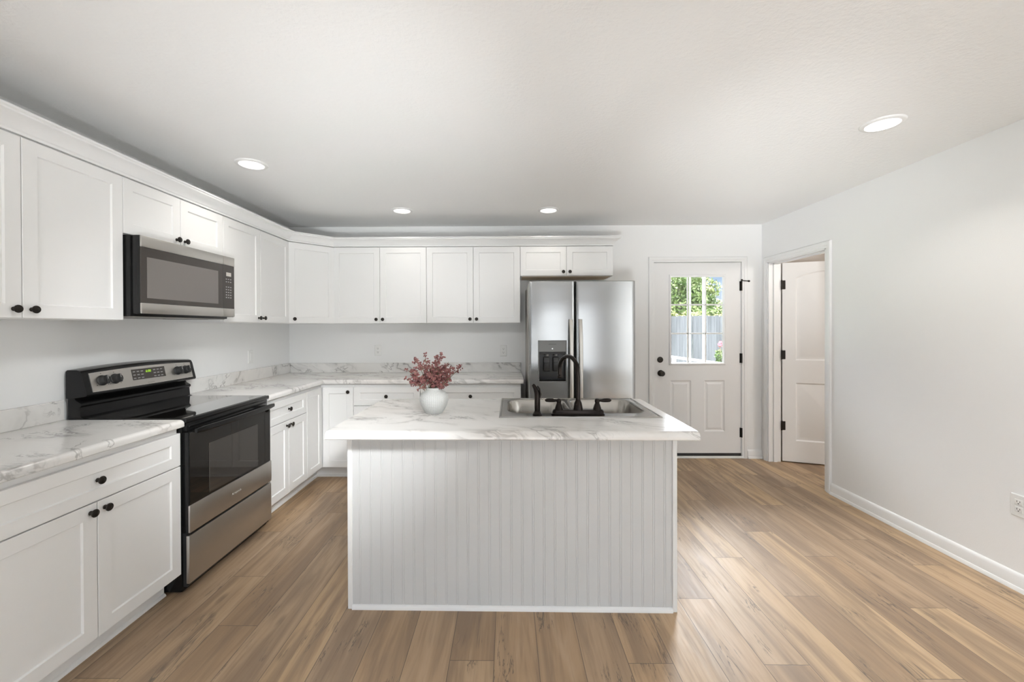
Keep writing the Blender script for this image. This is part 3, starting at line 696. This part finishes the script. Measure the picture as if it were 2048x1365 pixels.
for xk in (0.088, 0.158, 0.596, 0.668):
    p = face_pt(xk, 1.108, 0.003); m = T(*p) @ RX(PI/2-tilt)
    kb = MB().lathe([(0.0001, 0), (0.0275, 0), (0.0285, 0.004), (0.025, 0.008), (0.0235, 0.026), (0.021, 0.029), (0.0001, 0.029)], 24, m).box(-0.0065, 0.0065, -0.0235, 0.0235, 0.026, 0.037, 0.003, 2, m).obj('control_knob', 'matte_black', cp)
    MB().box(-0.0009, 0.0009, 0.002, 0.022, 0.0368, 0.0374, mat=m).obj('pointer', 'silver_print', kb)
    for dx in (-0.030, 0.0, 0.030):
        q = face_pt(xk+dx, 1.108+(0.037 if dx == 0 else -0.024), 0.0033)
        MB().box(-0.003, 0.003, -0.0002, 0.0002, -0.0015, 0.0015, mat=T(*q) @ RX(-tilt)).obj('dial_mark', 'ink_black', cp)

# ------------------------------------------------------------------ microwave
mw = thing('microwave', 'stainless and black over-the-range microwave hung under a short wall cabinet', 'microwave', (0, -2.250, 1.449), PI/2)
Z = lambda z: z-1.449; MWD = 0.757; MS = 0.643
MB().box(0.003, MWD-0.003, -0.352, -0.004, Z(1.453), Z(1.881), 0.004).obj('body', 'black', mw)
MB().box(0.020, MWD-0.020, -0.345, -0.02, Z(1.449), Z(1.4535)).obj('underside', 'fridge_side', mw)
for x in (0.20, 0.55): MB().box(x-0.09, x+0.09, -0.30, -0.14, Z(1.4465), Z(1.449)).obj('grease_filter', 'panel_grey', mw)
md = MB().box(0.010, MS-0.0015, -0.396, -0.354, Z(1.466), Z(1.881), 0.003).obj('door', 'black', mw)
MB().box(0.0115, MS-0.0015, -0.404, -0.394, Z(1.820), Z(1.880), 0.003).obj('top_strip', 'steel', md)
MB().box(0.0115, MS-0.0015, -0.404, -0.394, Z(1.468), Z(1.524), 0.003).obj('bottom_strip', 'steel', md)
MB().box(0.0115, MS-0.0015, -0.401, -0.395, Z(1.524), Z(1.820), 0.001, 1).obj('door_glass', 'micro_glass', md)
MB().box(0.048, 0.594, -0.4025, -0.4005, Z(1.551), Z(1.770), 0.0006, 1).obj('door_window', 'micro_window', md)
mc = MB().box(MS+0.0015, MWD, -0.396, -0.354, Z(1.466), Z(1.881), 0.003).obj('control_side', 'black', mw)
MB().box(MS+0.0015, MWD, -0.404, -0.394, Z(1.820), Z(1.880), 0.003).obj('top_strip', 'steel', mc)
MB().box(MS+0.0015, MWD, -0.404, -0.394, Z(1.468), Z(1.524), 0.003).obj('bottom_strip', 'steel', mc)
MB().box(MS+0.0015, MWD, -0.401, -0.395, Z(1.524), Z(1.820), 0.001, 1).obj('control_face', 'micro_glass', mc)
MB().box(MS+0.030, MS+0.080, -0.4018, -0.4008, Z(1.746), Z(1.772)).obj('display', 'lcd', mc)
for r_ in range(8):
    if r_ == 2: continue
    for c_ in range(3):
        x = MS+0.032+0.022*c_; z = Z(1.725-0.018*r_)
        MB().box(x-0.006, x+0.006, -0.4015, -0.4009, z-0.0032, z+0.0032).obj('button_mark', 'ink_grey', mc)

# ------------------------------------------------------------------ refrigerator
FX0, FX1, FG, FH = 2.507, 3.419, 2.9045, 1.783
fr = thing('refrigerator', 'stainless side-by-side refrigerator with water dispenser, under a short wall cabinet', 'refrigerator', (FX0, 0, 0))
FWD = FX1-FX0; fg = FG-FX0
MB().box(0.004, FWD-0.004, -0.755, -0.06, 0.02, FH-0.012, 0.006).obj('case', 'fridge_side', fr)
MB().box(0.02, FWD-0.02, -0.775, -0.72, 0.0, 0.085, 0.004).obj('base_grille', 'matte_black', fr)
def fridge_door(x0, x1, hole=None):
    bow = 0.005
    yb, yf = -0.762, -0.838
    def y_at(x):
        u = (x-x0)/(x1-x0)*2-1
        e = max(0.0, abs(u)-0.94)/0.06
        return yf - bow*(1-u*u) + 0.014*e*e
    xs = [x0+(x1-x0)*(0.5-0.5*math.cos(PI*i/24)) for i in range(25)]; zs = [0.095, 0.10, 1.778, FH]
    if hole:
        xs = sorted(set([x for x in xs if min(abs(x-hole[0]), abs(x-hole[1])) > 0.006] + list(hole[:2]))); zs = [0.095, 0.10, hole[2], hole[3], 1.778, FH]
    mb = MB()
    for i in range(len(xs)-1):
        for j in range(len(zs)-1):
            a, b, c, d = xs[i], xs[i+1], zs[j], zs[j+1]
            if hole and a >= hole[0]-1e-6 and b <= hole[1]+1e-6 and c >= hole[2]-1e-6 and d <= hole[3]+1e-6: continue
            o0 = 0.005 if j == 0 else 0.0; o1 = 0.005 if j == len(zs)-2 else 0.0
            mb.quad((a, y_at(a)+o0, c), (b, y_at(b)+o0, c), (b, y_at(b)+o1, d), (a, y_at(a)+o1, d))
        for z, s in ((zs[0], 1), (zs[-1], -1)):
            p = [(xs[i], yb, z), (xs[i+1], yb, z), (xs[i+1], y_at(xs[i+1])+0.005, z), (xs[i], y_at(xs[i])+0.005, z)]
            mb.quad(*p)
    for x in (x0, x1):
        for j in range(len(zs)-1):
            o0 = 0.005 if j == 0 else 0.0; o1 = 0.005 if j == len(zs)-2 else 0.0
            mb.quad((x, yb, zs[j]), (x, y_at(x)+o0, zs[j]), (x, y_at(x)+o1, zs[j+1]), (x, yb, zs[j+1]))
    mb.quad((x0, yb, zs[0]), (x1, yb, zs[0]), (x1, yb, zs[-1]), (x0, yb, zs[-1]))
    bmesh.ops.remove_doubles(mb.bm, verts=mb.bm.verts, dist=1e-5); bmesh.ops.recalc_face_normals(mb.bm, faces=mb.bm.faces)
    return mb, y_at
HO = (0.078, 0.322, 0.917, 1.275)
mb, yl = fridge_door(0.001, fg-0.004, HO); ld = mb.obj('freezer_door', 'fridge_steel', fr, smooth=30)
mb, yr = fridge_door(fg+0.004, FWD-0.001); rd = mb.obj('fridge_door', 'fridge_steel', fr, smooth=30)
def fridge_handle(par, x, y0):
    P = []
    for i in range(13):
        t = i/12; z = 0.52 + 0.935*t
        P.append((x, y0 - 0.012 - 0.042*math.sin(PI*t)**0.6, z))
    loops = []
    for i, (px, py, pz) in enumerate(P):
        w, dth = 0.0165, 0.010
        loops.append([(px + w*math.copysign(abs(math.cos(a))**0.6, math.cos(a)), py + dth*math.copysign(abs(math.sin(a))**0.6, math.sin(a)), pz) for a in [2*PI*k/16 for k in range(16)]])
    MB().loft(loops).box(x-0.012, x+0.012, y0-0.014, y0+0.004, 0.52, 0.56, 0.003).box(x-0.012, x+0.012, y0-0.014, y0+0.004, 1.415, 1.455, 0.003).obj('handle', 'steel', par, smooth=40)
fridge_handle(ld, fg-0.040, yl(fg-0.045)); fridge_handle(rd, fg+0.040, yr(fg+0.045))
# dispenser in the freezer door
yd = -0.848
dp = MB()
for a, b, c, d in ((HO[0], HO[0]+0.008, HO[2], HO[3]), (HO[1]-0.008, HO[1], HO[2], HO[3]), (HO[0], HO[1], HO[2], HO[2]+0.010), (HO[0], HO[1], HO[3]-0.006, HO[3])): dp.box(a, b, yd-0.006, yd+0.02, c, d, 0.002, 1)
dp = dp.obj('dispenser', 'panel_grey', ld)
MB().box(HO[0]+0.007, HO[1]-0.007, yd-0.004, yd+0.02, 1.178, HO[3]-0.005, 0.002, 1).obj('control_face', 'panel_grey', dp)
text('badge', 'AMANA', 0.014, 'ink_black', dp, ((HO[0]+HO[1])/2, yd-0.0043, 1.242), sx=1.3)
MB().lathe([(0.0001, 0), (0.005, 0), (0.005, 0.001), (0.0001, 0.0012)], 12, T((HO[0]+HO[1])/2, yd-0.004, 1.204) @ RX(PI/2)).obj('indicator', 'led', dp)
c0, c1 = HO[0]+0.006, HO[1]-0.006
mb = MB(); mb.quad((c0, yd+0.078, HO[2]), (c1, yd+0.078, HO[2]), (c1, yd+0.078, 1.18), (c0, yd+0.078, 1.18))
mb.quad((c0, yd+0.002, HO[2]+0.008), (c1, yd+0.002, HO[2]+0.008), (c1, yd+0.078, HO[2]+0.02), (c0, yd+0.078, HO[2]+0.02))
mb.quad((c0, yd, HO[2]), (c0, yd+0.078, HO[2]), (c0, yd+0.078, 1.19), (c0, yd, 1.19)); mb.quad((c1, yd, HO[2]), (c1, yd+0.078, HO[2]), (c1, yd+0.078, 1.19), (c1, yd, 1.19))
mb.quad((c0, yd, 1.19), (c1, yd, 1.19), (c1, yd+0.078, 1.19), (c0, yd+0.078, 1.19))
mb.obj('cavity', 'cavity', dp, smooth=0)
MB().box(c0, c1, yd-0.002, yd+0.012, 1.158, 1.180, 0.002, 1).obj('valance', 'matte_black', dp)
for x in ((HO[0]+HO[1])/2-0.045, (HO[0]+HO[1])/2+0.035):
    MB().box(x-0.026, x+0.026, yd+0.040, yd+0.048, 1.005, 1.13, 0.006, 3, T(0, 0, 0)).box(x-0.022, x+0.022, yd+0.030, yd+0.044, 1.078, 1.088, 0.003).obj('paddle', 'cavity', dp)
    MB().lathe([(0.016, 0), (0.022, 0.03)], 16, T(x, yd+0.035, 1.14)).obj('nozzle', 'panel_grey', dp)
MB().box(c0+0.004, c1-0.004, yd+0.004, yd+0.07, HO[2]+0.022, HO[2]+0.026).obj('drip_tray', 'matte_black', dp)

# ------------------------------------------------------------------ island (turned very slightly)
IR = -0.0100; IC = Vector((2.3375, -2.366, 0))
def isl(x, y, z=0.0):
    d = Vector((x, y, 0)) - IC; c, s = math.cos(IR), math.sin(IR)
    return (IC.x + c*d.x - s*d.y, IC.y + s*d.x + c*d.y, z)
il = thing('kitchen_island', 'white beadboard kitchen island standing in the middle of the floor', 'kitchen island', isl(2.3375, -2.366), IR)
IX0, IX1, IB = -0.806, 0.806, 0.735     # local to (2.3375, -2.366); y 0 is the beadboard face
# beadboard: grooves and beads along x
prof = [(IX0+0.004, 0.012)]; x = IX0+0.012; pitch = 0.0533
prof.append((IX0+0.004, 0.0)); 
while x < IX1-0.06:
    e = x + pitch - 0.010
    prof += [(e, 0.0), (e+0.0010, 0.0017), (e+0.0018, 0.0017), (e+0.0028, 0.0003), (e+0.0060, 0.0), (e+0.0092, 0.0003), (e+0.0102, 0.0017), (e+0.0110, 0.0017), (e+0.0120, 0.0)]
    x += pitch
prof += [(IX1-0.004, 0.0), (IX1-0.004, 0.012)]
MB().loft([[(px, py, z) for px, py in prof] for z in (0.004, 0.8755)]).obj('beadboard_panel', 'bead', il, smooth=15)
for s in (-1, 1):
    xa = IX0 if s < 0 else IX1-0.022
    MB().box(xa, xa+0.022, -0.007, 0.016, 0.0, 0.8755, 0.002, 1).obj('corner_trim', 'trim', il)
    xb = IX0 if s < 0 else IX1-0.018
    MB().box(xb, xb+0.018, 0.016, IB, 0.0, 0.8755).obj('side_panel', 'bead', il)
MB().loft([[(xx, -d, z) for d, z in ((-0.002, 0), (0.013, 0), (0.012, 0.009), (0.008, 0.016), (0.002, 0.020), (-0.002, 0.021))] for xx in (IX0+0.022, IX1-0.022)]).obj('shoe_molding', 'trim', il)
MB().box(IX0+0.018, IX1-0.018, IB-0.02, IB, 0.0, 0.8755).obj('back_panel', 'cab', il)
# island top with an opening for the sink
it = thing('island_countertop', 'white marble-pattern island top overhanging the beadboard front', 'countertop', isl(2.3375, -2.366, 0.8765), IR)
TX0, TX1, TF, TB = -0.848, 0.850, -0.158, 0.716
SX0, SX1, SY0, SY1 = -0.020, 0.750, 0.235, 0.665      # opening
up = edge_profile(-TB, -TF, 0.0, 0.0375, 0.030)
mb = MB()
full = [(-d, z) for d, z in up]
mb.loft([[(xx, y, z) for y, z in full] for xx in (TX0, SX0)]); mb.loft([[(xx, y, z) for y, z in full] for xx in (SX1, TX1)])
fp = [(-d, z) for d, z in edge_profile(-SY0, -TF, 0.0, 0.0375, 0.030)]
mb.loft([[(xx, y, z) for y, z in fp] for xx in (SX0, SX1)])
mb.box(SX0, SX1, SY1, TB, 0.0, 0.0375)
bmesh.ops.remove_doubles(mb.bm, verts=mb.bm.verts, dist=1e-5)
mb.obj('worktop', 'marble', it, smooth=40)

# ------------------------------------------------------------------ sink
sk = thing('kitchen_sink', 'stainless double-bowl drop-in sink set in the island top', 'sink', isl(2.3375, -2.366, 0.914), IR)
def rrect(cx, cy, hx, hy, r, n, z):
    pts = []
    for q in range(4):
        sx, sy = ((1, 1), (-1, 1), (-1, -1), (1, -1))[q]
        for k in range(n):
            a = PI/2*q + PI/2*k/(n-1)
            pts.append((cx + sx*(hx-r) + r*math.cos(a), cy + sy*(hy-r) + r*math.sin(a), z))
    return pts
RX0, RX1, RY0, RY1 = -0.062, 0.790, 0.140, 0.706     # rim outline (local)
mid = (RX0+RX1)/2 - 0.012
def cell(mb, x0, x1, y0, y1, bx0, bx1, by0, by1, rl):
    """deck cell with a bowl hole; bowl lofted down"""
    n = 9; cx, cy = (bx0+bx1)/2, (by0+by1)/2; hx, hy = (bx1-bx0)/2, (by1-by0)/2
    inner = rrect(cx, cy, hx, hy, rl, n, 0.0045); outer = []
    for px, py, _ in inner:   # project to cell boundary
        dx, dy_ = px-cx, py-cy
        tx = ((x1-cx)/dx if dx > 0 else (x0-cx)/dx) if abs(dx) > 1e-9 else 1e9
        ty = ((y1-cy)/dy_ if dy_ > 0 else (y0-cy)/dy_) if abs(dy_) > 1e-9 else 1e9
        t_ = min(tx, ty); outer.append((cx+dx*t_, cy+dy_*t_, 0.0045))
    # make sure the corners are met: snap the nearest point
    for qx, qy in ((x0, y0), (x1, y0), (x0, y1), (x1, y1)):
        i = min(range(len(outer)), key=lambda k: (outer[k][0]-qx)**2+(outer[k][1]-qy)**2); outer[i] = (qx, qy, 0.0045)
    mb.loft([outer, inner], cap0=False, cap1=False)
    b = [rrect(cx, cy, hx, hy, rl, n, 0.0045), rrect(cx, cy, hx-0.003, hy-0.003, rl-0.002, n, 0.0035), rrect(cx, cy, hx-0.007, hy-0.007, rl-0.004, n, -0.003), rrect(cx, cy, hx-0.013, hy-0.013, rl-0.006, n, -0.10), rrect(cx, cy, hx-0.022, hy-0.022, rl-0.008, n, -0.150), rrect(cx, cy, hx-0.045, hy-0.045, rl-0.02, n, -0.168), rrect(cx, cy, 0.05, 0.05, 0.045, n, -0.174)]
    mb.loft(b, cap0=False, cap1=True)
mb = MB()
r_ = 0.012
cell(mb, RX0+r_, mid, RY0+r_, RY1-r_, RX0+0.040, mid-0.012, RY0+0.098, RY1-0.040, 0.09)
cell(mb, mid, RX1-r_, RY0+r_, RY1-r_, mid+0.012, RX1-0.040, RY0+0.098, RY1-0.040, 0.09)
def rl_(i, z): return [(RX0+i, RY0+i, z), (RX1-i, RY0+i, z), (RX1-i, RY1-i, z), (RX0+i, RY1-i, z)]
mb.loft([rl_(0, 0.0002), rl_(0.001, 0.005), rl_(0.005, 0.0075), rl_(0.009, 0.0065), rl_(r_, 0.0045)], cap0=False, cap1=False)
bmesh.ops.remove_doubles(mb.bm, verts=mb.bm.verts, dist=1e-4); bmesh.ops.recalc_face_normals(mb.bm, faces=mb.bm.faces)
mb.obj('basin', 'sink_steel', sk, smooth=40)
for cx in ((RX0+0.040+mid-0.012)/2, (mid+0.012+RX1-0.040)/2):
    MB().lathe([(0.045, -0.173), (0.043, -0.1705), (0.030, -0.1715), (0.0001, -0.1725)], 24, T(cx, (RY0+0.098+RY1-0.040)/2, 0)).obj('drain', 'steel', sk)

# ------------------------------------------------------------------ faucet and sprayer
FZ = 0.914+0.0046
fx_, fy_ = 2.699, -2.178
fc = thing('faucet', 'dark bronze gooseneck faucet with two lever handles on the sink deck', 'faucet', (fx_, fy_, FZ), IR)
mb = MB()
def stadium(hx, r, z): 
    return [(sx*(hx-r) + r*math.cos(a), r*math.sin(a), z) for sx, a0 in ((1, -PI/2), (-1, PI/2)) for a in [a0 + PI*k/10 for k in range(11)]]
mb.loft([stadium(0.143, 0.026, 0), stadium(0.143, 0.026, 0.008), stadium(0.138, 0.022, 0.012), stadium(0.135, 0.021, 0.026), stadium(0.130, 0.017, 0.030)])
mb.obj('base_plate', 'bronze', fc)
arc = [(0, 0, 0.028), (0, 0, 0.20), (-0.002, 0.003, 0.235)]
ex, ey = -0.078, 0.165
for k in range(1, 13):
    a = PI*k/12*0.97; rr = 0.5
    arc.append((ex*rr*(1-math.cos(a)), ey*rr*(1-math.cos(a)), 0.235 + 0.072*math.sin(a)))
arc += [(ex*1.0, ey*1.0, 0.215), (ex*1.0, ey*1.0, 0.190)]
sp = MB().tube(arc, 0.0115, 16).lathe([(0.0001, 0.028), (0.026, 0.028), (0.024, 0.045), (0.020, 0.065), (0.014, 0.078), (0.0125, 0.084), (0.0001, 0.084)], 24).obj('spout', 'bronze', fc)
MB().lathe([(0.0001, 0), (0.0135, 0), (0.0145, 0.003), (0.0145, 0.016), (0.0125, 0.020), (0.0001, 0.020)], 20, T(ex, ey, 0.178)).obj('aerator', 'bronze', sp)
for s in (-1, 1):
    hx = 0.102*s
    h = MB().lathe([(0.0001, 0.028), (0.024, 0.028), (0.022, 0.036), (0.015, 0.056), (0.011, 0.066), (0.013, 0.070), (0.0135, 0.080), (0.010, 0.086), (0.0001, 0.088)], 24, T(hx, 0, 0)).obj('handle', 'bronze', fc)
    MB().tube([(hx, 0, 0.077), (hx+s*0.016, 0, 0.077), (hx+s*0.022, 0, 0.077), (hx+s*0.034, 0, 0.078), (hx+s*0.05, 0, 0.079), (hx+s*0.066, 0, 0.079), (hx+s*0.074, 0, 0.078)], [0.006, 0.006, 0.0075, 0.0098, 0.0108, 0.0095, 0.004], 14).obj('lever', 'bronze', h)
sy = thing('sink_sprayer', 'dark bronze pull-out side sprayer standing beside the faucet', 'sprayer', (2.482, -2.176, FZ), IR)
MB().lathe([(0.0001, 0), (0.026, 0), (0.026, 0.006), (0.020, 0.014), (0.016, 0.022), (0.0001, 0.022)], 24).obj('base', 'bronze', sy)
MB().tube([(0, 0, 0.020), (0, 0, 0.05), (0.0, 0, 0.085), (-0.002, 0.002, 0.115), (-0.010, 0.004, 0.142), (-0.019, 0.006, 0.157), (-0.024, 0.007, 0.162)], [0.0145, 0.0155, 0.0155, 0.015, 0.0125, 0.0095, 0.007], 18).obj('spray_head', 'bronze', sy)
MB().tube([(0.012, -0.006, 0.092), (0.017, -0.005, 0.112), (0.011, -0.003, 0.140), (0.000, 0, 0.156)], [0.004, 0.006, 0.0055, 0.003], 10).obj('trigger', 'bronze', sy)

# ------------------------------------------------------------------ vase and dried flowers
vs = thing('vase', 'round white woven-texture vase standing on the island', 'vase', (1.913, -2.09, 0.914))
MB().lathe([(0.0001, 0.0), (0.046, 0.0), (0.049, 0.004), (0.060, 0.020), (0.073, 0.045), (0.0795, 0.070), (0.078, 0.092), (0.068, 0.110), (0.052, 0.121), (0.042, 0.126), (0.041, 0.134), (0.043, 0.139), (0.0405, 0.141), (0.037, 0.136), (0.037, 0.126), (0.060, 0.105), (0.070, 0.075), (0.06, 0.035), (0.04, 0.012), (0.0001, 0.010)], 48).obj('vessel', 'vase', vs, smooth=60)
fl = thing('dried_flowers', 'bunch of dusty rose dried flower sprigs standing in the white vase', 'flowers', (1.913, -2.09, 0.914+0.03))
rng = random.Random(5)
def sprig(tip, spread):
    tip = (tip[0]*1.07, tip[1]*1.07, tip[2]*1.02)
    base = Vector((rng.uniform(-0.012, 0.012), rng.uniform(-0.012, 0.012), 0.0)); neck = Vector((tip[0]*0.13, tip[1]*0.13, 0.105)); tip = Vector(tip)
    pts = []
    for i in range(9):
        t = i/8
        pts.append(base*(1-t)**2 + neck*2*t*(1-t) + tip*t*t if t < 1 else tip)
    pts[3:3] = []
    smb = MB().tube(pts, [0.0017]*8 + [0.0008], 6); bmb = MB()
    for b in range(17):
        t = rng.uniform(0.56, 1.0); k = min(int(t*8), 7); p0 = pts[k].lerp(pts[k+1], t*8-k)
        dr = Vector((rng.gauss(0, 1), rng.gauss(0, 1), rng.gauss(0.5, 0.8))).normalized(); ln = rng.uniform(0.012, spread)
        p1 = p0 + dr*ln; smb.tube([p0, p0.lerp(p1, 0.5)+Vector((0, 0, 0.002)), p1], 0.0007, 4)
        for q in range(9):
            c = p0.lerp(p1, rng.uniform(0.35, 1.1)) + Vector((rng.gauss(0, 1), rng.gauss(0, 1), rng.gauss(0, 1)))*0.0042
            r = rng.uniform(0.0026, 0.0044)
            b_ = bmesh.new(); bmesh.ops.create_icosphere(b_, subdivisions=1, radius=r)
            bmb.join(b_, T(*c) @ Matrix.Rotation(rng.uniform(0, 3), 4, Vector((rng.random(), rng.random(), 0.3)).normalized()) @ Matrix.Diagonal((1, 1, rng.uniform(1.0, 1.8), 1)))
    o = bmb.obj('sprig', 'berry', fl, smooth=60); smb.obj('stem', 'stem', o)
for tip in ((-0.150, 0.00, 0.215), (-0.135, -0.03, 0.155), (-0.105, 0.03, 0.262), (-0.06, -0.02, 0.225), (-0.052, 0.02, 0.283), (-0.01, -0.03, 0.235), (0.010, 0.02, 0.288), (0.036, -0.01, 0.282), (0.05, -0.05, 0.20), (0.072, 0.03, 0.245), (0.100, -0.01, 0.225), (0.133, 0.02, 0.213), (0.092, -0.04, 0.17), (-0.09, -0.05, 0.185), (0.0, -0.06, 0.185), (0.03, 0.05, 0.21), (-0.03, 0.05, 0.22)):
    sprig(tip, 0.032)

# ------------------------------------------------------------------ outside, seen through the door glass
GZ = -0.15
gd = MB(); gd.box(-20, 40, 0.16, 45, GZ-0.1, GZ); gd = struct(gd.obj('ground_outside', 'grass'))
struct(MB().box(2.6, 7.4, 0.16, 3.4, GZ, -0.06).obj('bounce_slab', 'concrete'))  # unseen slab added to bounce daylight up through the door glass
fe = thing('garden_fence', 'grey weathered board fence outside, seen through the door glass', 'fence', (7.5, 7.0, GZ))
mb = MB(); xx = -4.0; k = 0
rf = random.Random(3)
while xx < 5.0:
    w = 0.138; hh = 1.83 + rf.uniform(-0.012, 0.012)
    mb.prism([(xx, 0), (xx+w, 0), (xx+w, hh-0.02), (xx+w-0.02, hh), (xx+0.02, hh), (xx, hh-0.02)], -0.009, 0.009, 'y', T(0, rf.uniform(-0.004, 0.004), 0)); xx += w+0.006
mb.obj('boards', 'fence', fe, smooth=0)
mb = MB()
for z in (0.25, 0.95, 1.6): mb.box(-4, 5, 0.014, 0.052, z, z+0.089)
mb.obj('rails', 'fence', fe, smooth=0)
for px in (-3.0, -0.6, 1.8, 4.2): MB().box(px-0.045, px+0.045, 0.053, 0.143, 0, 1.75).obj('post', 'fence', fe, smooth=0)
def leaves(mb, centers, n, size, rr):
    for _ in range(n):
        c, rad = rr.choice(centers); d = Vector((rr.gauss(0, 1), rr.gauss(0, 1), rr.gauss(0, 1))).normalized()
        p = Vector(c) + Vector((d.x*rad[0], d.y*rad[1], d.z*rad[2]))*rr.uniform(0.78, 1.03)
        u = (d + Vector((rr.gauss(0, .6), rr.gauss(0, .6), rr.gauss(0, .6)))).normalized(); a = u.cross(Vector((rr.random()-.5, rr.random()-.5, rr.random()-.5))).normalized(); b = u.cross(a)
        s = size*rr.uniform(0.6, 1.3)
        mb.quad(p-a*s, p-b*s*0.5+u*s*0.15, p+a*s, p+b*s*0.5+u*s*0.15)
    return mb
def tree(x, y, h, rad, mat, label, nleaf, size, seed):
    rr = random.Random(seed); t = thing('garden_tree', label, 'tree', (x, y, GZ), 0, 'trees beyond the garden fence')
    cs = []
    for i in range(16):
        a = rr.uniform(0, 2*PI); q = rr.uniform(0.2, 0.75)*rad; z = rr.uniform(0.28, 0.84)*h
        sc = rad*rr.uniform(0.32, 0.5); cs.append(((q*math.cos(a), q*math.sin(a), z), (sc, sc, sc*0.85)))
    leaves(MB(), cs, nleaf, size, rr).obj('crown', mat, t, smooth=0)
    MB().tube([(0, 0, 0), (0.03, 0, h*0.3), (-0.02, 0.02, h*0.7)], [0.11, 0.08, 0.03], 8).obj('trunk', 'bark', t)
    return t
tree(8.9, 11.5, 4.3, 1.15, 'leaf_a', 'leafy green tree beyond the fence, showing in the latch-side column of door panes', 6500, 0.075, 1)
tree(10.5, 14.6, 4.6, 1.25, 'leaf_b', 'pale green tree beyond the fence, showing in the middle column of door panes', 7500, 0.085, 2)
tree(13.4, 17.4, 2.95, 1.6, 'leaf_b', 'lower pale green tree under the sky, showing in the hinge-side column of door panes', 7500, 0.09, 3)
tree(9.3, 9.3, 2.35, 0.62, 'leaf_a', 'small dense green tree close behind the fence', 4200, 0.055, 4)
tree(9.0, 19.0, 6.0, 1.9, 'leaf_d', 'tall dark green tree farthest behind the fence', 5500, 0.11, 6)
rr = random.Random(9); cs = [((x, 0, 1.55+rr.uniform(0, .2)), (0.35, 0.3, 0.32)) for x in [0.3*i for i in range(18)]]
hg = thing('garden_hedge', 'yellow-green hedge showing just above the top of the garden fence', 'hedge', (5.2, 7.75, GZ))
leaves(MB(), cs, 7000, 0.035, rr).obj('foliage', 'leaf_c', hg, smooth=0)
mb = MB()
for x in [0.3*i for i in range(18)]: mb.tube([(x, 0, 0), (x+0.03, 0.02, 0.8), (x, 0, 1.6)], 0.015, 6)
mb.obj('branches', 'bark', hg)
rb = thing('garden_rose_bush', 'rose bush with pink blooms standing in front of the grey fence', 'bush', (6.09, 3.02, GZ))
leaves(MB(), [((0.02, 0, 1.02), (0.09, 0.09, 0.12)), ((0.10, 0.03, 0.85), (0.15, 0.12, 0.25)), ((0.1, 0, 0.5), (0.2, 0.2, 0.35))], 700, 0.026, rr).obj('foliage', 'leaf_a', rb, smooth=0)
for bx, by, bz in ((-0.02, -0.04, 1.215), (0.045, -0.05, 1.20), (0.02, 0.0, 1.25)):
    mb = MB()
    for q in range(18):
        d = Vector((rr.gauss(0, 1), rr.gauss(0, 1), rr.gauss(0.2, 1))).normalized(); a = d.cross(Vector((0.3, 0.5, 0.8))).normalized(); b = d.cross(a); p = Vector((bx, by, bz)) + d*0.024
        mb.quad(p-a*0.022, p-b*0.018+d*0.008, p+a*0.022, p+b*0.018+d*0.008)
    mb.obj('bloom', 'petal', rb, smooth=0)
MB().tube([(0, 0, 0), (0.05, 0, 0.6), (0.0, -0.02, 1.2)], 0.010, 6).tube([(0.02, 0, 0), (0.10, 0.02, 0.5), (0.10, 0.02, 0.9)], 0.009, 6).obj('stem', 'bark', rb)
rl = thing('porch_rail', 'white handrail outside the door, low in the latch-side panes', 'railing', (4.85, 2.5, GZ))
mb = MB().tube([(-0.55, 0, 1.115), (0.2, 0, 1.035), (1.15, 0, 0.905)], 0.024, 10); mb.obj('top_rail', 'deck_white', rl)
MB().tube([(-0.55, 0, 0.66), (1.15, 0, 0.45)], 0.02, 10).obj('bottom_rail', 'deck_white', rl)
for px in (0.225, 1.10): MB().box(px-0.028, px+0.028, -0.028, 0.028, 0, 1.035 if px < 1 else 0.92, 0.004).obj('post', 'deck_white', rl)
